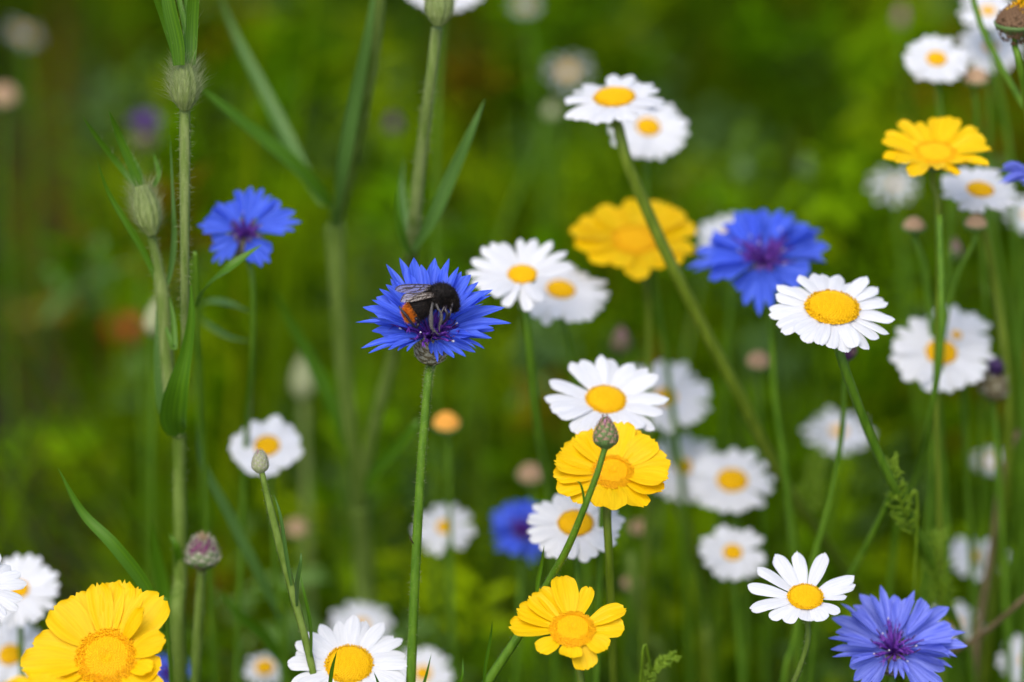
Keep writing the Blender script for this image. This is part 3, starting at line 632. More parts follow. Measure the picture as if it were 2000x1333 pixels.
D('white daisy half hidden behind the daisy crossed by a green stem', (1868, 655, 1.10), 74, .82, 10, 8, 11, 20, stem=[(1880, 760), (1890, 950)], seed=53)
D('blurred white daisy facing down beneath the crisp domed daisy', (1638, 843, 1.17), 76, .55, 0, 2, 18, 18, seed=54)
D('soft white daisy, right one of the blurred pair right of the marigold', (1430, 940, 1.115), 88, .72, 0, 5, 32, 22, seed=55)
D('soft white daisy, left one of the blurred pair right of the marigold', (1336, 912, 1.135), 80, .85, 0, 5, 18, 20, seed=56)
D('white daisy behind the bud stem, below the crossed marigold', (1124, 1024, 1.045), 97, .68, 0, 3, 36, 24, stem=[(1128, 1120), (1130, 1350)], seed=57)
D('small blurred white daisy just right of the bumblebee flower stem', (868, 1030, 1.13), 64, .80, 0, 5, 17, 17, stem=[(875, 1110), (885, 1250)], seed=58)
D('white daisy behind the pale round bud on the left', (522, 872, 1.09), 74, .78, 0, 3, 26, 17, stem=[(530, 960), (545, 1200)], seed=59, wmul=1.6)
D('small white daisy above left of the gappy daisy', (1431, 1080, 1.10), 68, .80, 0, 6, 20, 22, stem=[(1436, 1170), (1450, 1350)], seed=60)
D('blurred ragged white daisy at the right edge above the pale blue cornflower', (1908, 1088, 1.15), 62, .72, 0, 10, 14, 16, seed=61, skip=(3,))
D('white daisy peeping out behind the pale blue cornflower', (1866, 1218, 1.13), 62, .72, 0, 5, 16, 18, seed=62)
D('white daisy cut by the right edge near the bottom', (2006, 1292, 1.12), 60, .9, 0, 5, 16, 18, seed=63)
D('large white daisy at the bottom left of the bumblebee flower stem', (682, 1300, 1.012), 118, .72, 0, 8, 48, 24, stem=[(684, 1420, 1.02), (686, 1600, 1.02)], seed=64, ej=3)
D('blurred white daisy behind the large bottom daisy, above it', (706, 1222, 1.15), 66, .75, 0, 5, 16, 18, seed=65)
D('blurred white daisy right of the foot of the bumblebee flower stem', (826, 1316, 1.12), 62, .85, 0, 5, 18, 18, seed=66)
D('small blurred white daisy with an orange centre at the bottom', (517, 1304, 1.13), 46, .75, 0, -10, 20, 14, seed=67)
D('sharp white daisy cut by the left edge', (-42, 1148, 1.0), 95, .72, 20, 14, 34, 18, stem=[(-45, 1300, 1.01), (-40, 1500, 1.01)], seed=68)
D('blurred white daisy beside the sharp one at the left edge', (38, 1152, 1.075), 82, .85, 0, 5, 20, 20, seed=69)
D('blurred white daisy low at the left edge behind the golden marigold', (20, 1280, 1.09), 84, .85, 0, 5, 24, 20, seed=70)
D('bluish white blurred daisy cut by the top edge behind the ribbed calyx', (872, -22, 1.13), 84, .62, 0, 3, 22, 20, seed=71)
D('white daisy in the upper right corner beside the brown seed head', (1829, 116, 1.095), 66, .78, 0, 6, 21, 23, seed=72)
D('white daisy at the upper right edge behind a leaning green stem', (1935, 92, 1.13), 68, .78, 0, 6, 16, 20, seed=73)
D('white daisy behind the brown seed head in the top right corner', (1930, 22, 1.12), 60, .7, 0, 6, 16, 20, seed=74)
D('faint out of focus white daisy above left of the highest middle daisy', (1110, 140, 1.33), 50, .8, 0, 5, 16, 9, seed=75, wmul=.6)
D('faint out of focus white daisy cut by the top edge in the middle', (1025, 10, 1.32), 32, .8, 0, 5, 8, 8, seed=76, wmul=.6)
D('faint out of focus white daisy in the upper left corner', (46, 66, 1.42), 40, .5, 30, 5, 12, 8, seed=77, wmul=.6)
D('pale blurred daisy cut by the right edge beside the marigold stems', (2006, 420, 1.15), 46, .85, 0, 5, 10, 16, seed=78)
D('faint pale daisy low at the right between the brown stalks', (1935, 900, 1.22), 36, .7, 0, 5, 9, 12, seed=79)

# ================================================================== other cornflowers
cornflower('soft focus deep blue cornflower at the left between the hairy plants', (478, 456, 1.055), 104, .85, [(12, 1.05, 10, 5), (72, 1.0, 10, 5), (125, .92, 8, 6), (165, .98, 8, 6), (222, .80, 4, 5), (300, .92, 2, 6)], center=.8, elev=12, stem=[(494, 560, 1.06), (492, 720, 1.07), (480, 870, 1.09), (470, 1100, 1.1)], sr=(5, 6), seed=22)
cornflower('large soft blue cornflower behind the crisp domed daisy', (1490, 512, 1.075), 146, .60, [(6, 1.0, 12, 6), (38, 1.0, 20, 5), (74, 1.0, 22, 5), (108, .96, 22, 6), (146, .90, 20, 6), (182, 1.0, 6, 5), (214, .98, 0, 6), (262, .88, -4, 5), (312, .85, 2, 6)], elev=15, stem=[(1505, 620), (1512, 760), (1530, 900)], seed=23)
cornflower('pale violet-blue cornflower in the lower right corner', (1745, 1272, 1.022), 142, .74, [(-4, 1.0, 10, 6), (26, 1.04, 18, 5), (62, .92, 22, 4), (92, .95, 22, 6), (126, .98, 20, 5), (166, .95, 12, 5), (192, .95, 8, 4), (226, .85, 4, 6), (276, .50, -5, 4), (314, .85, 2, 6), (338, .9, 6, 3)], elev=15, pal='pblue', stem=[(1750, 1400), (1755, 1600)], seed=24, center=.85)
cornflower('blurred blue cornflower half hidden behind the white daisy under the marigold', (1020, 1036, 1.12), 72, .9, [(i*36, 1.0, 10) for i in range(10)], elev=10, seed=25, detail=14)
cornflower('blurred blue cornflower at the bottom left behind the golden marigold', (328, 1318, 1.12), 52, .8, [(i*45, 1.0, 10) for i in range(8)], elev=10, seed=26, detail=12)
cornflower('blue cornflower cut by the right edge, reaching over a white daisy', (2038, 348, 1.045), 98, .5, [(172, .98, 5, 3, .45), (186, .92, 2, 0, .35), (150, .55, 15, 2), (210, .5, 4, 1), (90, .6, 20), (270, .6, 4), (0, .9, 10)], elev=15, pal='pblue', seed=27, detail=14)
cornflower('dark wilted purple-blue cornflower at the right beside a white daisy', (1944, 730, 1.09), 38, .5, [(i*72, 1.0, 60) for i in range(5)], elev=60, pal='dviolet', seed=28, detail=12)
cornflower('faint purple cornflower far behind the hairy calyxes at the left', (283, 244, 1.24), 42, .7, [(i*60, 1.0, 30) for i in range(6)], elev=30, pal='dviolet', seed=29, detail=10, center=1.5)

# ================================================================== buds
def bud(label, c, size, ax, stem, sr, seed, prof=None, mats=('scale', 'scale', 'purple', 'fringe'), leaves=(), hair=0, tipfrom=.62, sm=None, name='cornflower_bud', ns=46, fl=.10, group='cornflower buds', cat='flower bud', tuft=None):
    cx, cy, d = c; px = K*d; r = np.random.default_rng(seed); W_, H = size[0]*px, size[1]*px
    ax = V(*ax); b0 = P(cx, cy, d)-ax*H*.5
    w_ = to_ground([b0+ax*H*.03]+slope_path(cx, cy, d, stem))
    root = thing(name, label, cat, w_[-1], group)
    stem_part(root, w_, sr, d, sm or M['stem'], hair=hair, n=60)
    mb = MB(); k = .5*W_/H
    prof = prof or [.35, .80, .98, 1.0, .95, .85, .68, .48, .25, .02]
    lathe_bud(mb, b0, ax, H, [q*k for q in prof], ns, r, fringe=H*fl, tipmat=2, tipfrom=tipfrom, fringe_n=8)
    if tuft:
        e = unit(np.cross(ax, [1, .2, 0])); R = [b0+ax*H*.9+r.normal(size=3)*W_*.07 for _ in range(60)]
        hairs(mb, R, [ax+r.normal(size=3)*.3 for _ in R], H*.28, H*.03, 4)
    part('bud_head', mb, [M[q] for q in mats]+([M[tuft]] if tuft else []), root)
    for lf in leaves:
        mb = MB(); leaf(mb, [P(*q) for q in lf[0]], lf[1]*px, V(.2, .3, 1), fold=lf[2] if len(lf) > 2 else .3); part('leaf', mb, M[lf[3] if len(lf) > 3 else 'leaf'], root)
    return root
bud('closed green scaly bud with a purple tip, in front of the marigold', (1183, 846, .985), (46, 62), (-.03, 1, .12), [(1180, 880, .985), (1166, 926, .986), (1134, 1010, .99), (1104, 1080, .997), (1070, 1140, 1.005), (1022, 1228, 1.01), (948, 1340, 1.015)], (6, 5.6, 6.5, 7.5, 8, 10, 10, 10), 51, hair=500, ns=44, tipfrom=.74, prof=[.35, .8, .98, 1, .97, .88, .75, .6, .42, .15],
    leaves=[([(1141, 992, .988), (1139, 965, .986), (1133, 945, .984), (1125, 940, .983)], 2.6, .3, 'stem'), ([(1047, 1180, 1.0), (1050, 1140, .998), (1058, 1100, .995), (1063, 1064, .99)], 4.2), ([(944, 1350, 1.0), (948, 1300, .995), (958, 1245, .99), (962, 1210, .985)], 3.5)])
bud('small pale round bud in front of the white daisy at the left', (508, 902, 1.01), (32, 44), (.0, 1, .1), [(512, 925, 1.01), (526, 985, 1.01), (548, 1070, 1.01), (575, 1170, 1.01), (598, 1255, 1.01), (618, 1345, 1.01)], (4, 6, 8.5, 8, 7, 6, 6), 52, mats=('pbud', 'pbud', 'purple', 'wfringe'), tipfrom=.78, prof=[.45, .85, 1.0, 1.0, .95, .85, .7, .5, .3], hair=300, sm=M['gstem'],
    leaves=[([(572, 1160, 1.01), (560, 1090, 1.005), (548, 1010, 1.0), (535, 965, 1.0)], 4, .3, 'gleaf'), ([(580, 1190, 1.01), (580, 1140, 1.0), (587, 1100, .995), (588, 1078, .995)], 4.5, .3, 'gleaf'), ([(608, 1290, 1.01), (606, 1220, 1.0), (594, 1160, .995), (586, 1120, .995)], 3.6), ([(642, 1360, 1.0), (648, 1310, .995), (658, 1272, .99)], 4), ([(752, 1380, 1.0), (742, 1345, .995), (730, 1312, .99)], 3.6)])
bud('bud opening with a magenta top and silvery fringe above the golden marigold', (396, 1082, 1.045), (62, 62), (.0, 1, .15), [(393, 1125), (388, 1200), (380, 1350)], (7, 9, 10, 11), 53, prof=[.4, .85, 1.0, .98, .9, .8, .65, .5], mats=('bscale', 'scale', 'mpurple', 'wfringe'), hair=420, tuft='seed', sm=M['gstem'], tipfrom=.45, fl=.16)
bud('dark purple bud hanging under the crisp domed daisy', (1656, 676, 1.05), (34, 56), (.0, 1, .1), [(1650, 730), (1645, 840), (1625, 960), (1590, 1090)], (5, 6), 54, mats=('dpurple', 'dpurple', 'dpurple', 'fringe'), ns=24)
bud('small reddish bud at the right among the marigold stems', (1864, 488, 1.12), (30, 44), (0, 1, .1), [(1860, 540), (1835, 610), (1832, 800)], (4, 6), 55, mats=('scale', 'scale', 'purple', 'fringe'), ns=20, tipfrom=.3)
bud('brown closed bud showing above the long petalled daisy', (1213, 664, 1.14), (38, 54), (0, 1, .1), [(1213, 720), (1218, 900)], (5, 6), 56, mats=('bscale', 'bscale', 'purple', 'fringe'), ns=20, tipfrom=.5)
bud('dark faint purple bud far behind the middle hairy stems', (769, 240, 1.28), (30, 40), (0, 1, .1), [(769, 300), (772, 500)], (3, 4), 57, mats=('dpurple', 'dpurple', 'dpurple', 'dpurple'), ns=14)
bud('reddish blurred bud at the top right between grass stems', (1760, 30, 1.3), (22, 42), (.1, 1, .1), [(1765, 90), (1775, 300)], (3, 4), 58, mats=('purple', 'purple', 'purple', 'purple'), ns=14)

def seed_head(label, c, R, ratio, stem, key='seed', sr=(4, 5), dome=1.0, seed=1, ring=False):
    cx, cy, d = c; px = K*d; s = math.sqrt(1-ratio**2); nrm = V(0, s, ratio); e1, e2 = head_frame(nrm); ctr = P(cx, cy, d)
    w_ = to_ground([ctr-nrm*R*px*.45, ctr-nrm*R*px*1.1]+slope_path(cx, cy, d, stem))
    root = thing('seed_head', label, 'seed head', w_[-1], 'spent flower heads')
    stem_part(root, w_, sr, d, M['stem'])
    inst('calyx', CUP, root, ctr, e1, e2, nrm, [R*px]*3)
    inst('seed_dome', SEEDH[key], root, ctr, e1, e2, nrm, (R*px, R*px, R*px*dome))
    return root
seed_head('beige round seed head below the daisy in the upper right corner', (1905, 154, 1.10), 25, .5, [(1908, 230), (1915, 380)])
seed_head('beige seed head at the right under the daisy with blue petals', (1906, 438, 1.07), 22, .45, [(1900, 480), (1870, 540), (1845, 640), (1830, 800)], seed=2)
seed_head('pale green seed head left of the upper right marigold stem', (1785, 443, 1.08), 22, .4, [(1790, 480), (1805, 520), (1812, 580), (1825, 680), (1835, 820)], sr=(6, 7))
seed_head('beige blurred seed head right of the thick leaning stem', (1481, 707, 1.12), 24, .6, [(1484, 800), (1490, 1000)])
seed_head('orange topped seed head right of the bumblebee flower stem', (872, 828, 1.11), 27, .55, [(876, 900), (880, 1050)], key='oseed')
seed_head('brownish seed head left of the crossed marigold', (1036, 928, 1.15), 26, .6, [(1040, 1000), (1050, 1200)])
seed_head('faint beige seed head low between the left stems', (580, 1033, 1.2), 22, .6, [(584, 1100), (590, 1250)])
seed_head('small beige seed head at the lower right of the crossed marigold', (1248, 1032, 1.15), 20, .6, [(1250, 1100), (1255, 1250)])
seed_head('tiny pale seed head right of the lowest marigold petals', (1232, 1140, 1.15), 18, .6, [(1238, 1200), (1260, 1330)])
seed_head('pale blurred seed head cut by the left edge near the top', (8, 188, 1.25), 28, .7, [(10, 300), (15, 500)])
rt = seed_head('dark brown withered head with yellow florets in the top right corner', (1984, 46, 1.03), 40, .35, [(1990, 120, 1.03), (2010, 240, 1.04), (2040, 500, 1.06)], key='bseed', sr=(6, 7), dome=1.1)
ctr = P(1986, 22, 1.03-.001); mb = MB(); rr_ = np.random.default_rng(4)
hairs(mb, [ctr+rr_.normal(size=3)*.0013 for _ in range(120)], [V(0, 1, .6)+rr_.normal(size=3)*.35 for _ in range(120)], .0022, .0007)
part('yellow_florets', mb, M['disc2'], rt)
mb = MB(); c0 = P(1984, 46, 1.03); nx = V(0, .93, .35)
for i in range(170):
    u = rr_.normal(size=3); u = unit(u-nx*max(0, np.dot(u, nx))*.6); b_ = c0+u*.0056-nx*.0012; sd_ = unit(np.cross(u, nx))*.0006
    mb.add([b_-sd_, b_+sd_, b_+u*.0007+nx*.0014+sd_*.6, b_+u*.0009+nx*.0018-sd_*.3], [(0, 1, 2, 3)])
part('papery_bracts', mb, M['bseed'], rt)

# poppy far behind
def poppy():
    c = (246, 662, 1.42); px = K*c[2]; ctr = P(*c); w_ = to_ground([ctr, P(248, 720, 1.43), P(252, 860, 1.45)])
    root = thing('poppy', 'blurred red poppy far behind at the left', 'poppy', w_[-1])
    stem_part(root, w_, (3, 4), c[2], M['stem'])
    for k in range(4):
        mb = MB(); a0 = k*math.pi/2; G = np.zeros((8, 10, 3))
        for i in range(8):
            for j in range(10):
                q = i/7; a = a0+(j/9-.5)*1.9; R = 44*px*(1+.06*math.sin(j*2.3+k))
                G[i, j] = ctr+R*q*(RT*math.cos(a)+np.array([0, math.sin(a), 0]))+np.array([0, 0, 1])*R*(.9*q*q-.2+.05*math.sin(j*3))
        mb.grid(G); part('petal', mb, M['red'], root)
    mb = MB(); tube(mb, [ctr, ctr+np.array([0, 0, 1])*18*px], [10*px, 8*px], 10); part('seed_pod', mb, M['dpurple'], root)
poppy()

# ================================================================== corncockle plants: ribbed hairy calyxes, long leaves
def calyx_part(root, c, W_, H, ax, lobes, d, nh=900, seed=1, hl=.0042):
    px = K*d; r = np.random.default_rng(seed); ax = unit(ax); mb = MB(); b0 = P(*c)-ax*H*px*.5
    e1 = unit(np.cross(ax, TW)); e2 = np.cross(ax, e1)
    tt = np.linspace(0, 1, 22); prof = np.interp(tt, [0, .06, .2, .4, .6, .8, 1], [.30, .45, .80, 1, .98, .78, .5])*W_*px*.5
    G = np.array([[b0+ax*H*px*t+(e1*math.cos(a)+e2*math.sin(a))*q*(1+.11*abs(math.cos(a*5))**1.5) for a in np.linspace(0, 2*math.pi, 80, endpoint=False)] for t, q in zip(tt, prof)])
    mb.grid(G, 0, wrap=True); R, Dd, Ll = [], [], []
    for _ in range(nh):
        t = r.random()**.8; a = r.uniform(0, 6.283); o_ = e1*math.cos(a)+e2*math.sin(a); q = np.interp(t, tt, prof)
        R.append(b0+ax*H*px*t+o_*q); Dd.append(o_*.8+ax*r.uniform(.6, 2.0)+r.normal(size=3)*.15); Ll.append(hl*r.uniform(.4, 1.0))
    hairs(mb, R, Dd, np.array(Ll), .00006, 1)
    part('calyx', mb, [M['calyx'], M['hair']], root)
    for lb, wd in lobes:
        mb = MB(); lp = [P(*q) for q in lb]; leaf(mb, lp, wd*px, V(.1*r.normal(), .2, 1), fold=.35, prof=[.8, 1, 1, .95, .8, .55, .1])
        cc = spline(lp, 12); hairs(mb, [cc[r.integers(0, 9)]+RT*r.choice([-1, 1])*wd*px*.9 for _ in range(24)], [RT*r.normal()*.5+UPV*1.2+TW*.2 for _ in range(24)], hl*.5, .00006, 1)
        part('calyx_lobe', mb, [M['leaf'], M['hair']], root)
M['calyx'] = mat('ribbed_calyx', (.14, .20, .04), (.24, .30, .10), .6, .1, coord='obj', nscale=300)
def plant(name, label, cat, base_pt, group=None):
    g = P(*base_pt); t = np.array([0, .12, -1.0]); g = g+t*g[2]; return thing(name, label, cat, g, group)
def pstem(root, pts, rad, d, m='gstem', hair=200, ground=False, hl=.0012, name='stem'):
    w_ = [P(*q) for q in pts]
    if ground: w_ = w_+[w_[-1]*.4+np.array(root.location)*.6, np.array(root.location)]
    stem_part(root, w_, rad, d, M[m], hair=hair, n=50, hl=hl, name=name)
def pleaf(root, pts, wd, m='gleaf', nrm=(.1, .25, 1), fold=.35, prof=None, d=None, tw=0):
    mb = MB(); leaf(mb, [P(*q) for q in pts], wd*K*(d or pts[0][2]), V(*nrm), n=22, fold=fold, prof=prof, twist=tw); part('leaf', mb, M[m], root)

d = 1.035
cc = plant('corncockle', 'tall hairy corncockle with two ribbed calyxes at the left', 'wild plant', (352, 1360, 1.06), 'hairy corncockle plants')
calyx_part(cc, (361, 170, 1.01), 54, 92, UPV+TW*.1, [
    ([(350, 128, 1.01), (338, 90, 1.008), (318, 30, 1.005), (296, -30, 1.0), (280, -90, 1.0)], 8), ([(350, 128, 1.005), (345, 80, 1.003), (330, 10, 1.0), (322, -50, .998), (318, -120, .995)], 14),
    ([(362, 125, 1.012), (362, 60, 1.015), (350, 0, 1.02), (346, -60, 1.02)], 6), ([(372, 128, 1.008), (374, 70, 1.008), (378, 0, 1.005), (385, -60, 1.0), (392, -110, 1.0)], 12), ([(365, 128, 1.015), (368, 60, 1.02), (364, 0, 1.02), (362, -60, 1.02)], 6)], 1.01, nh=1500, seed=2, hl=.0062)
pstem(cc, [(361, 205, 1.012), (361, 300, 1.014), (361, 420, 1.018), (361, 560, 1.025), (362, 680, 1.035), (352, 850, 1.045)], (10, 11, 10, 9, 9, 9), 1.01, 'pstem', 500, hl=.0016)
calyx_part(cc, (287, 412, 1.03), 50, 100, UPV*.97-RT*.22, [
    ([(276, 370, 1.03), (255, 320, 1.028), (232, 265, 1.025), (213, 218, 1.02)], 9), ([(280, 365, 1.03), (268, 330, 1.032), (245, 290, 1.035), (232, 262, 1.035)], 6),
    ([(272, 372, 1.035), (230, 320, 1.035), (190, 270, 1.03), (162, 228, 1.025)], 6), ([(300, 365, 1.035), (310, 340, 1.035), (300, 300, 1.04)], 5)], 1.03, nh=1100, seed=3, hl=.0058)
pstem(cc, [(296, 458, 1.032), (310, 530, 1.035), (320, 600, 1.037), (326, 700, 1.04), (337, 800, 1.042), (350, 852, 1.045)], (8, 10, 14, 13, 13, 12), 1.03, 'pstem', 300, hl=.0014)
pstem(cc, [(350, 845, 1.045), (351, 960, 1.05), (352, 1120, 1.055), (352, 1360, 1.06)], (12, 13, 14, 15), 1.045, 'gstem', 250, ground=True)
pleaf(cc, [(350, 850, 1.042), (340, 820, 1.035), (348, 760, 1.028), (364, 690, 1.025), (374, 620, 1.022), (373, 558, 1.02)], 27, 'leaf', (.0, .2, 1), .55, [.3, .8, 1, .95, .75, .5, .38, .3, .18, .05])
pleaf(cc, [(345, 850, 1.048), (320, 800, 1.045), (312, 720, 1.042), (310, 640, 1.04), (307, 560, 1.04)], 12, 'gleaf', (-.4, .2, 1), .4)
pleaf(cc, [(314, 570, 1.036), (285, 500, 1.033), (250, 440, 1.03), (212, 375, 1.027), (188, 308, 1.022)], 7, 'leaf', (-.3, .2, 1), .3)
pleaf(cc, [(322, 572, 1.036), (335, 520, 1.034), (340, 460, 1.032), (338, 400, 1.03), (332, 262, 1.03)], 6, 'gleaf', (.3, .2, 1), .3)
pleaf(cc, [(324, 640, 1.034), (340, 680, 1.032), (338, 620, 1.034), (330, 575, 1.036)], 6, 'leaf')

c2 = plant('corncockle', 'branching blurred grey-green corncockle left of the bumblebee', 'wild plant', (712, 1360, 1.17), 'hairy corncockle plants')
pstem(c2, [(655, 440, 1.105), (660, 560, 1.11), (672, 720, 1.12), (690, 880, 1.13), (704, 985, 1.14)], (20, 17, 17, 16, 17), 1.105, 'gstem', 120)
pstem(c2, [(704, 985, 1.14), (710, 1080, 1.15), (714, 1200, 1.16), (714, 1360, 1.17)], (19, 20, 20, 20), 1.14, 'gstem', 80, ground=True)
pstem(c2, [(655, 440, 1.105), (690, 300, 1.09), (722, 140, 1.075), (742, -30, 1.065), (752, -160, 1.06)], (14, 13, 14, 15, 13), 1.1, 'gstem', 160)
pleaf(c2, [(655, 440, 1.10), (672, 330, 1.085), (698, 190, 1.075), (722, 60, 1.065), (736, -60, 1.06)], 17, 'gleaf', (-.6, .1, 1), .5)
pleaf(c2, [(648, 440, 1.105), (640, 400, 1.095), (580, 330, 1.085), (500, 262, 1.078), (430, 205, 1.072), (392, 172, 1.07)], 19, 'leaf', (.3, .5, .8), .5)
pleaf(c2, [(630, 400, 1.11), (590, 330, 1.115), (560, 270, 1.12), (510, 170, 1.125), (460, 70, 1.13), (425, -20, 1.13)], 15, 'gleaf', (.4, .1, 1), .4)
pleaf(c2, [(704, 985, 1.138), (690, 900, 1.13), (650, 800, 1.125), (600, 690, 1.12), (560, 620, 1.115), (535, 560, 1.11)], 15, 'leaf', (.4, .2, 1), .4)
pleaf(c2, [(706, 980, 1.138), (730, 930, 1.125), (770, 885, 1.11), (806, 840, 1.10), (822, 815, 1.10)], 17, 'leaf', (-.3, .4, 1), .4)
pstem(c2, [(706, 985, 1.14), (716, 900, 1.13), (742, 790, 1.12), (768, 690, 1.11), (790, 570, 1.09), (806, 480, 1.07)], (15, 13, 12, 12, 12, 12), 1.12, 'gstem', 60)
pstem(c2, [(806, 480, 1.07), (812, 400, 1.06), (828, 260, 1.05), (842, 150, 1.043), (853, 55, 1.04)], (14, 13, 11.5, 11, 11), 1.06, 'pstem', 420, hl=.0016)
pleaf(c2, [(806, 490, 1.068), (845, 430, 1.06), (885, 340, 1.055), (920, 260, 1.05), (948, 192, 1.048)], 15, 'gleaf', (-.3, .3, 1), .5)
pleaf(c2, [(802, 500, 1.068), (788, 470, 1.062), (778, 430, 1.058), (773, 370, 1.055)], 9, 'leaf', (.3, .3, 1), .4)
pleaf(c2, [(802, 500, 1.075), (794, 440, 1.075), (784, 370, 1.08), (790, 305, 1.08)], 8, 'gleaf', (.3, .3, 1), .4)
calyx_part(c2, (858, 8, 1.035), 52, 88, UPV+RT*.05, [([(850, -30, 1.035), (840, -90, 1.03), (830, -160, 1.03)], 9), ([(868, -30, 1.035), (876, -90, 1.03), (880, -160, 1.03)], 9)], 1.035, nh=1200, seed=5, hl=.005)

# ================================================================== loose leaves and stalks
def loose(name, label, cat, pts, wd, m='leaf', tubev=False, fold=.35, nrm=(.1, .25, 1), prof=None, group='leaves and stalks of the meadow'):
    w_ = [P(*q) for q in pts]; g = w_[0]; root_l = g+np.array([0, .10, -1.0])*g[2]
    root = thing(name, label, cat, root_l, group)
    if tubev: stem_part(root, [root_l, root_l*.5+g*.5]+w_, wd if isinstance(wd, tuple) else (wd,), pts[0][2], M[m])
    else:
        stem_part(root, [root_l, root_l*.5+g*.5, g, w_[1]*.3+g*.7], (4, 4), pts[0][2], M['stem'])
        mb = MB(); leaf(mb, w_, wd*K*pts[0][2], V(*nrm), n=24, fold=fold, prof=prof); part('blade', mb, M[m], root)
    return root
loose('long_leaf', 'long straight green leaf leaning left above the golden marigold', 'leaf', [(330, 1260, 1.03), (285, 1150, 1.025), (222, 1065, 1.02), (160, 1000, 1.02), (112, 912, 1.015)], 13)
loose('long_leaf', 'upright narrow green leaf left of the magenta topped bud', 'leaf', [(335, 1250, 1.08), (318, 1150, 1.075), (304, 1080, 1.07), (296, 1015, 1.065)], 13)
loose('long_leaf', 'short curved green leaf touching the magenta topped bud', 'leaf', [(350, 1200, 1.06), (350, 1120, 1.055), (345, 1070, 1.05), (330, 1042, 1.05)], 9)
loose('long_leaf', 'dark blurred leaf sloping to the right of the magenta topped bud', 'leaf', [(560, 1310, 1.11), (520, 1250, 1.10), (470, 1205, 1.09), (425, 1150, 1.085)], 13)
loose('long_leaf', 'dark green leaf below the left blue cornflower', 'leaf', [(385, 600, 1.04), (400, 565, 1.035), (440, 530, 1.03), (480, 500, 1.03), (512, 478, 1.03)], 13, nrm=(.1, .7, .6))
loose('long_leaf', 'arched grey-green leaf below the left blue cornflower', 'leaf', [(378, 605, 1.09), (410, 590, 1.085), (450, 595, 1.08), (492, 612, 1.08)], 12, 'gleaf', nrm=(0, .8, .5))
loose('long_leaf', 'drooping grey-green leaf lowest of those below the left cornflower', 'leaf', [(385, 618, 1.10), (420, 645, 1.095), (455, 662, 1.09), (495, 668, 1.09)], 7, 'gleaf', nrm=(0, .8, .5))
loose('long_leaf', 'thin leaf slanting from the hairy stem towards the bottom daisy', 'leaf', [(560, 1230, 1.09), (500, 1110, 1.08), (450, 1010, 1.075), (395, 900, 1.07), (385, 820, 1.065)], 11, 'gleaf')
loose('grass_stem', 'leaning green stem in the top right corner', 'stalk', [(2060, 330, 1.06), (2000, 210, 1.06), (1960, 140, 1.06), (1920, 60, 1.06), (1895, -20, 1.06)], (6, 6), 'stem', True)
loose('dry_stalk', 'thin brown stalk slanting up to the right edge', 'stalk', [(1790, 1330, 1.10), (1860, 1275, 1.09), (1930, 1230, 1.08), (2010, 1160, 1.07), (2080, 1090, 1.07)], (5, 5), 'bstem', True)
loose('dry_stalk', 'upright brown stalk at the right behind the ragged daisy', 'stalk', [(1900, 1340, 1.11), (1915, 1200, 1.11), (1940, 1050, 1.105), (1958, 920, 1.10), (1990, 840, 1.1)], (10, 8, 6), 'bstem', True)
loose('green_stalk', 'green stalk branching left off the crisp daisy stem', 'stalk', [(1590, 1240, 1.08), (1640, 1160, 1.07), (1690, 1070, 1.06), (1730, 990, 1.05), (1745, 950, 1.045)], (6, 6), 'stem', True)
loose('green_stalk', 'thin stalk crossing the white daisy at the right', 'stalk', [(1740, 1120, 1.1), (1790, 930, 1.08), (1815, 820, 1.06), (1838, 660, 1.05), (1835, 420, 1.05)], (7, 6), 'stem', True)
loose('green_stalk', 'pale upright stalk between the diagonal stem and the gappy daisy', 'stalk', [(1380, 1340, 1.15), (1372, 1200, 1.15), (1345, 1050, 1.14), (1320, 980, 1.14)], (10, 9), 'ystem', True)
loose('green_stalk', 'blurred stalk under the right of the lowest marigold', 'stalk', [(1290, 1340, 1.15), (1265, 1250, 1.14), (1240, 1150, 1.13), (1232, 1080, 1.13)], (14, 12, 9), 'gstem', True)

def feathery(label, pts, ln, d, seed, n=26):
    w_ = [P(*q) for q in pts]; g = w_[0]; rl = g+np.array([0, .1, -1.0])*g[2]; r = np.random.default_rng(seed)
    root = thing('feathery_leaf', label, 'leaf', rl, 'feathery daisy leaves')
    stem_part(root, [rl, rl*.5+g*.5]+w_, (3, 3, 2.5, 1.5), d, M['feather'])
    c = spline(w_, 30); T, N, B = frames(c); mb = MB()
    for i in range(n):
        k = 3+int(i/n*26); s = 1 if i % 2 else -1; o_ = unit(s*np.cross(T[k], TW)+T[k]*.9+r.normal(size=3)*.25); L_ = ln*K*d*(1-.5*k/30)*r.uniform(.7, 1.1)
        pp = [c[k], c[k]+o_*L_*.6, c[k]+unit(o_+T[k]*.6)*L_]; tube(mb, spline(pp, 6), [2.6*K, 2.2*K, 1.2*K], 5)
        for q in (.45, .7):
            b = c[k]+o_*L_*q; u = unit(o_+r.normal(size=3)*.8); tube(mb, [b, b+u*L_*.2, b+u*L_*.4], [2*K, 1.8*K, 1*K], 5)
    part('leaflets', mb, M['feather'], root)
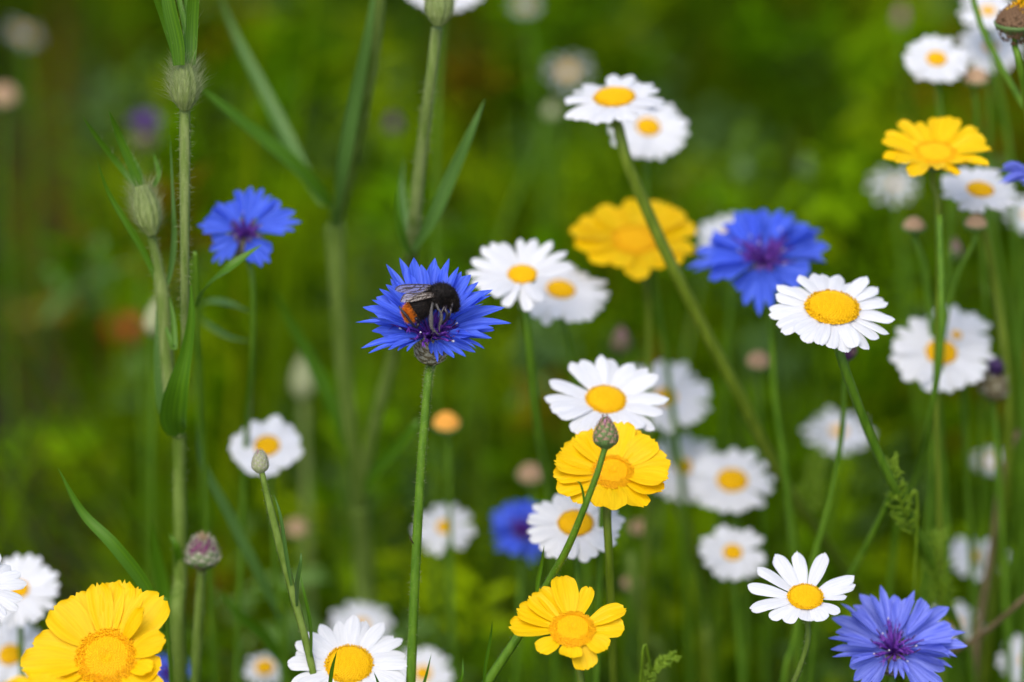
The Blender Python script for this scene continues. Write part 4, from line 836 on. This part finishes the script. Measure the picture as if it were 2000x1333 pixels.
feathery('feathery green leaf on the crisp daisy stem at the right', [(1790, 1060, 1.05), (1765, 1000, 1.045), (1750, 940, 1.04), (1742, 895, 1.04)], 42, 1.045, 1)
feathery('second feathery leaf lower down, above the pale blue cornflower', [(1840, 1230, 1.08), (1832, 1150, 1.075), (1828, 1080, 1.07), (1836, 1040, 1.07)], 46, 1.075, 2)
feathery('small feathery leaf at the bottom right of the lowest marigold', [(1250, 1350, 1.03), (1275, 1310, 1.03), (1300, 1290, 1.03), (1320, 1280, 1.03)], 26, 1.03, 3)
feathery('blurred feathery leaf right of the thick leaning stem', [(1560, 1030, 1.12), (1575, 980, 1.12), (1590, 930, 1.12), (1600, 880, 1.12)], 50, 1.12, 4)

loose('long_leaf', 'dull yellowed leaf far behind at the left edge', 'leaf', [(150, 600, 1.6), (110, 605, 1.6), (60, 615, 1.6), (-10, 640, 1.6)], 22, 'yleaf', nrm=(0, .8, .5))

bud('pale blurred bud half hidden behind the left hairy stems', (302, 618, 1.13), (38, 76), (.15, 1, .1), [(300, 680), (298, 900)], (4, 5), 61, mats=('pbud', 'pbud', 'pbud', 'pbud'), ns=16)
bud('pale blurred bud between the two corncockle stems, above the left daisy', (592, 735, 1.22), (44, 90), (0, 1, .1), [(594, 800), (600, 1000)], (9, 9), 62, mats=('pbud', 'pbud', 'pbud', 'pbud'), ns=16, sm=M['pstem'])
bud('pale green blurred bud left of the highest middle daisies', (1078, 215, 1.25), (32, 34), (0, 1, .1), [(1060, 260), (1010, 380)], (5, 5), 63, mats=('pbud', 'pbud', 'pbud', 'pbud'), ns=14)
bud('faint pale bud above the soft blue cornflower', (1450, 330, 1.3), (34, 44), (0, 1, .1), [(1450, 380), (1448, 560)], (5, 5), 64, mats=('scale', 'scale', 'scale', 'scale'), ns=14)
bud('faint pale bud left of the upper right marigold', (1575, 325, 1.3), (36, 44), (0, 1, .1), [(1578, 380), (1580, 560)], (4, 4), 65, mats=('scale', 'scale', 'scale', 'scale'), ns=14)
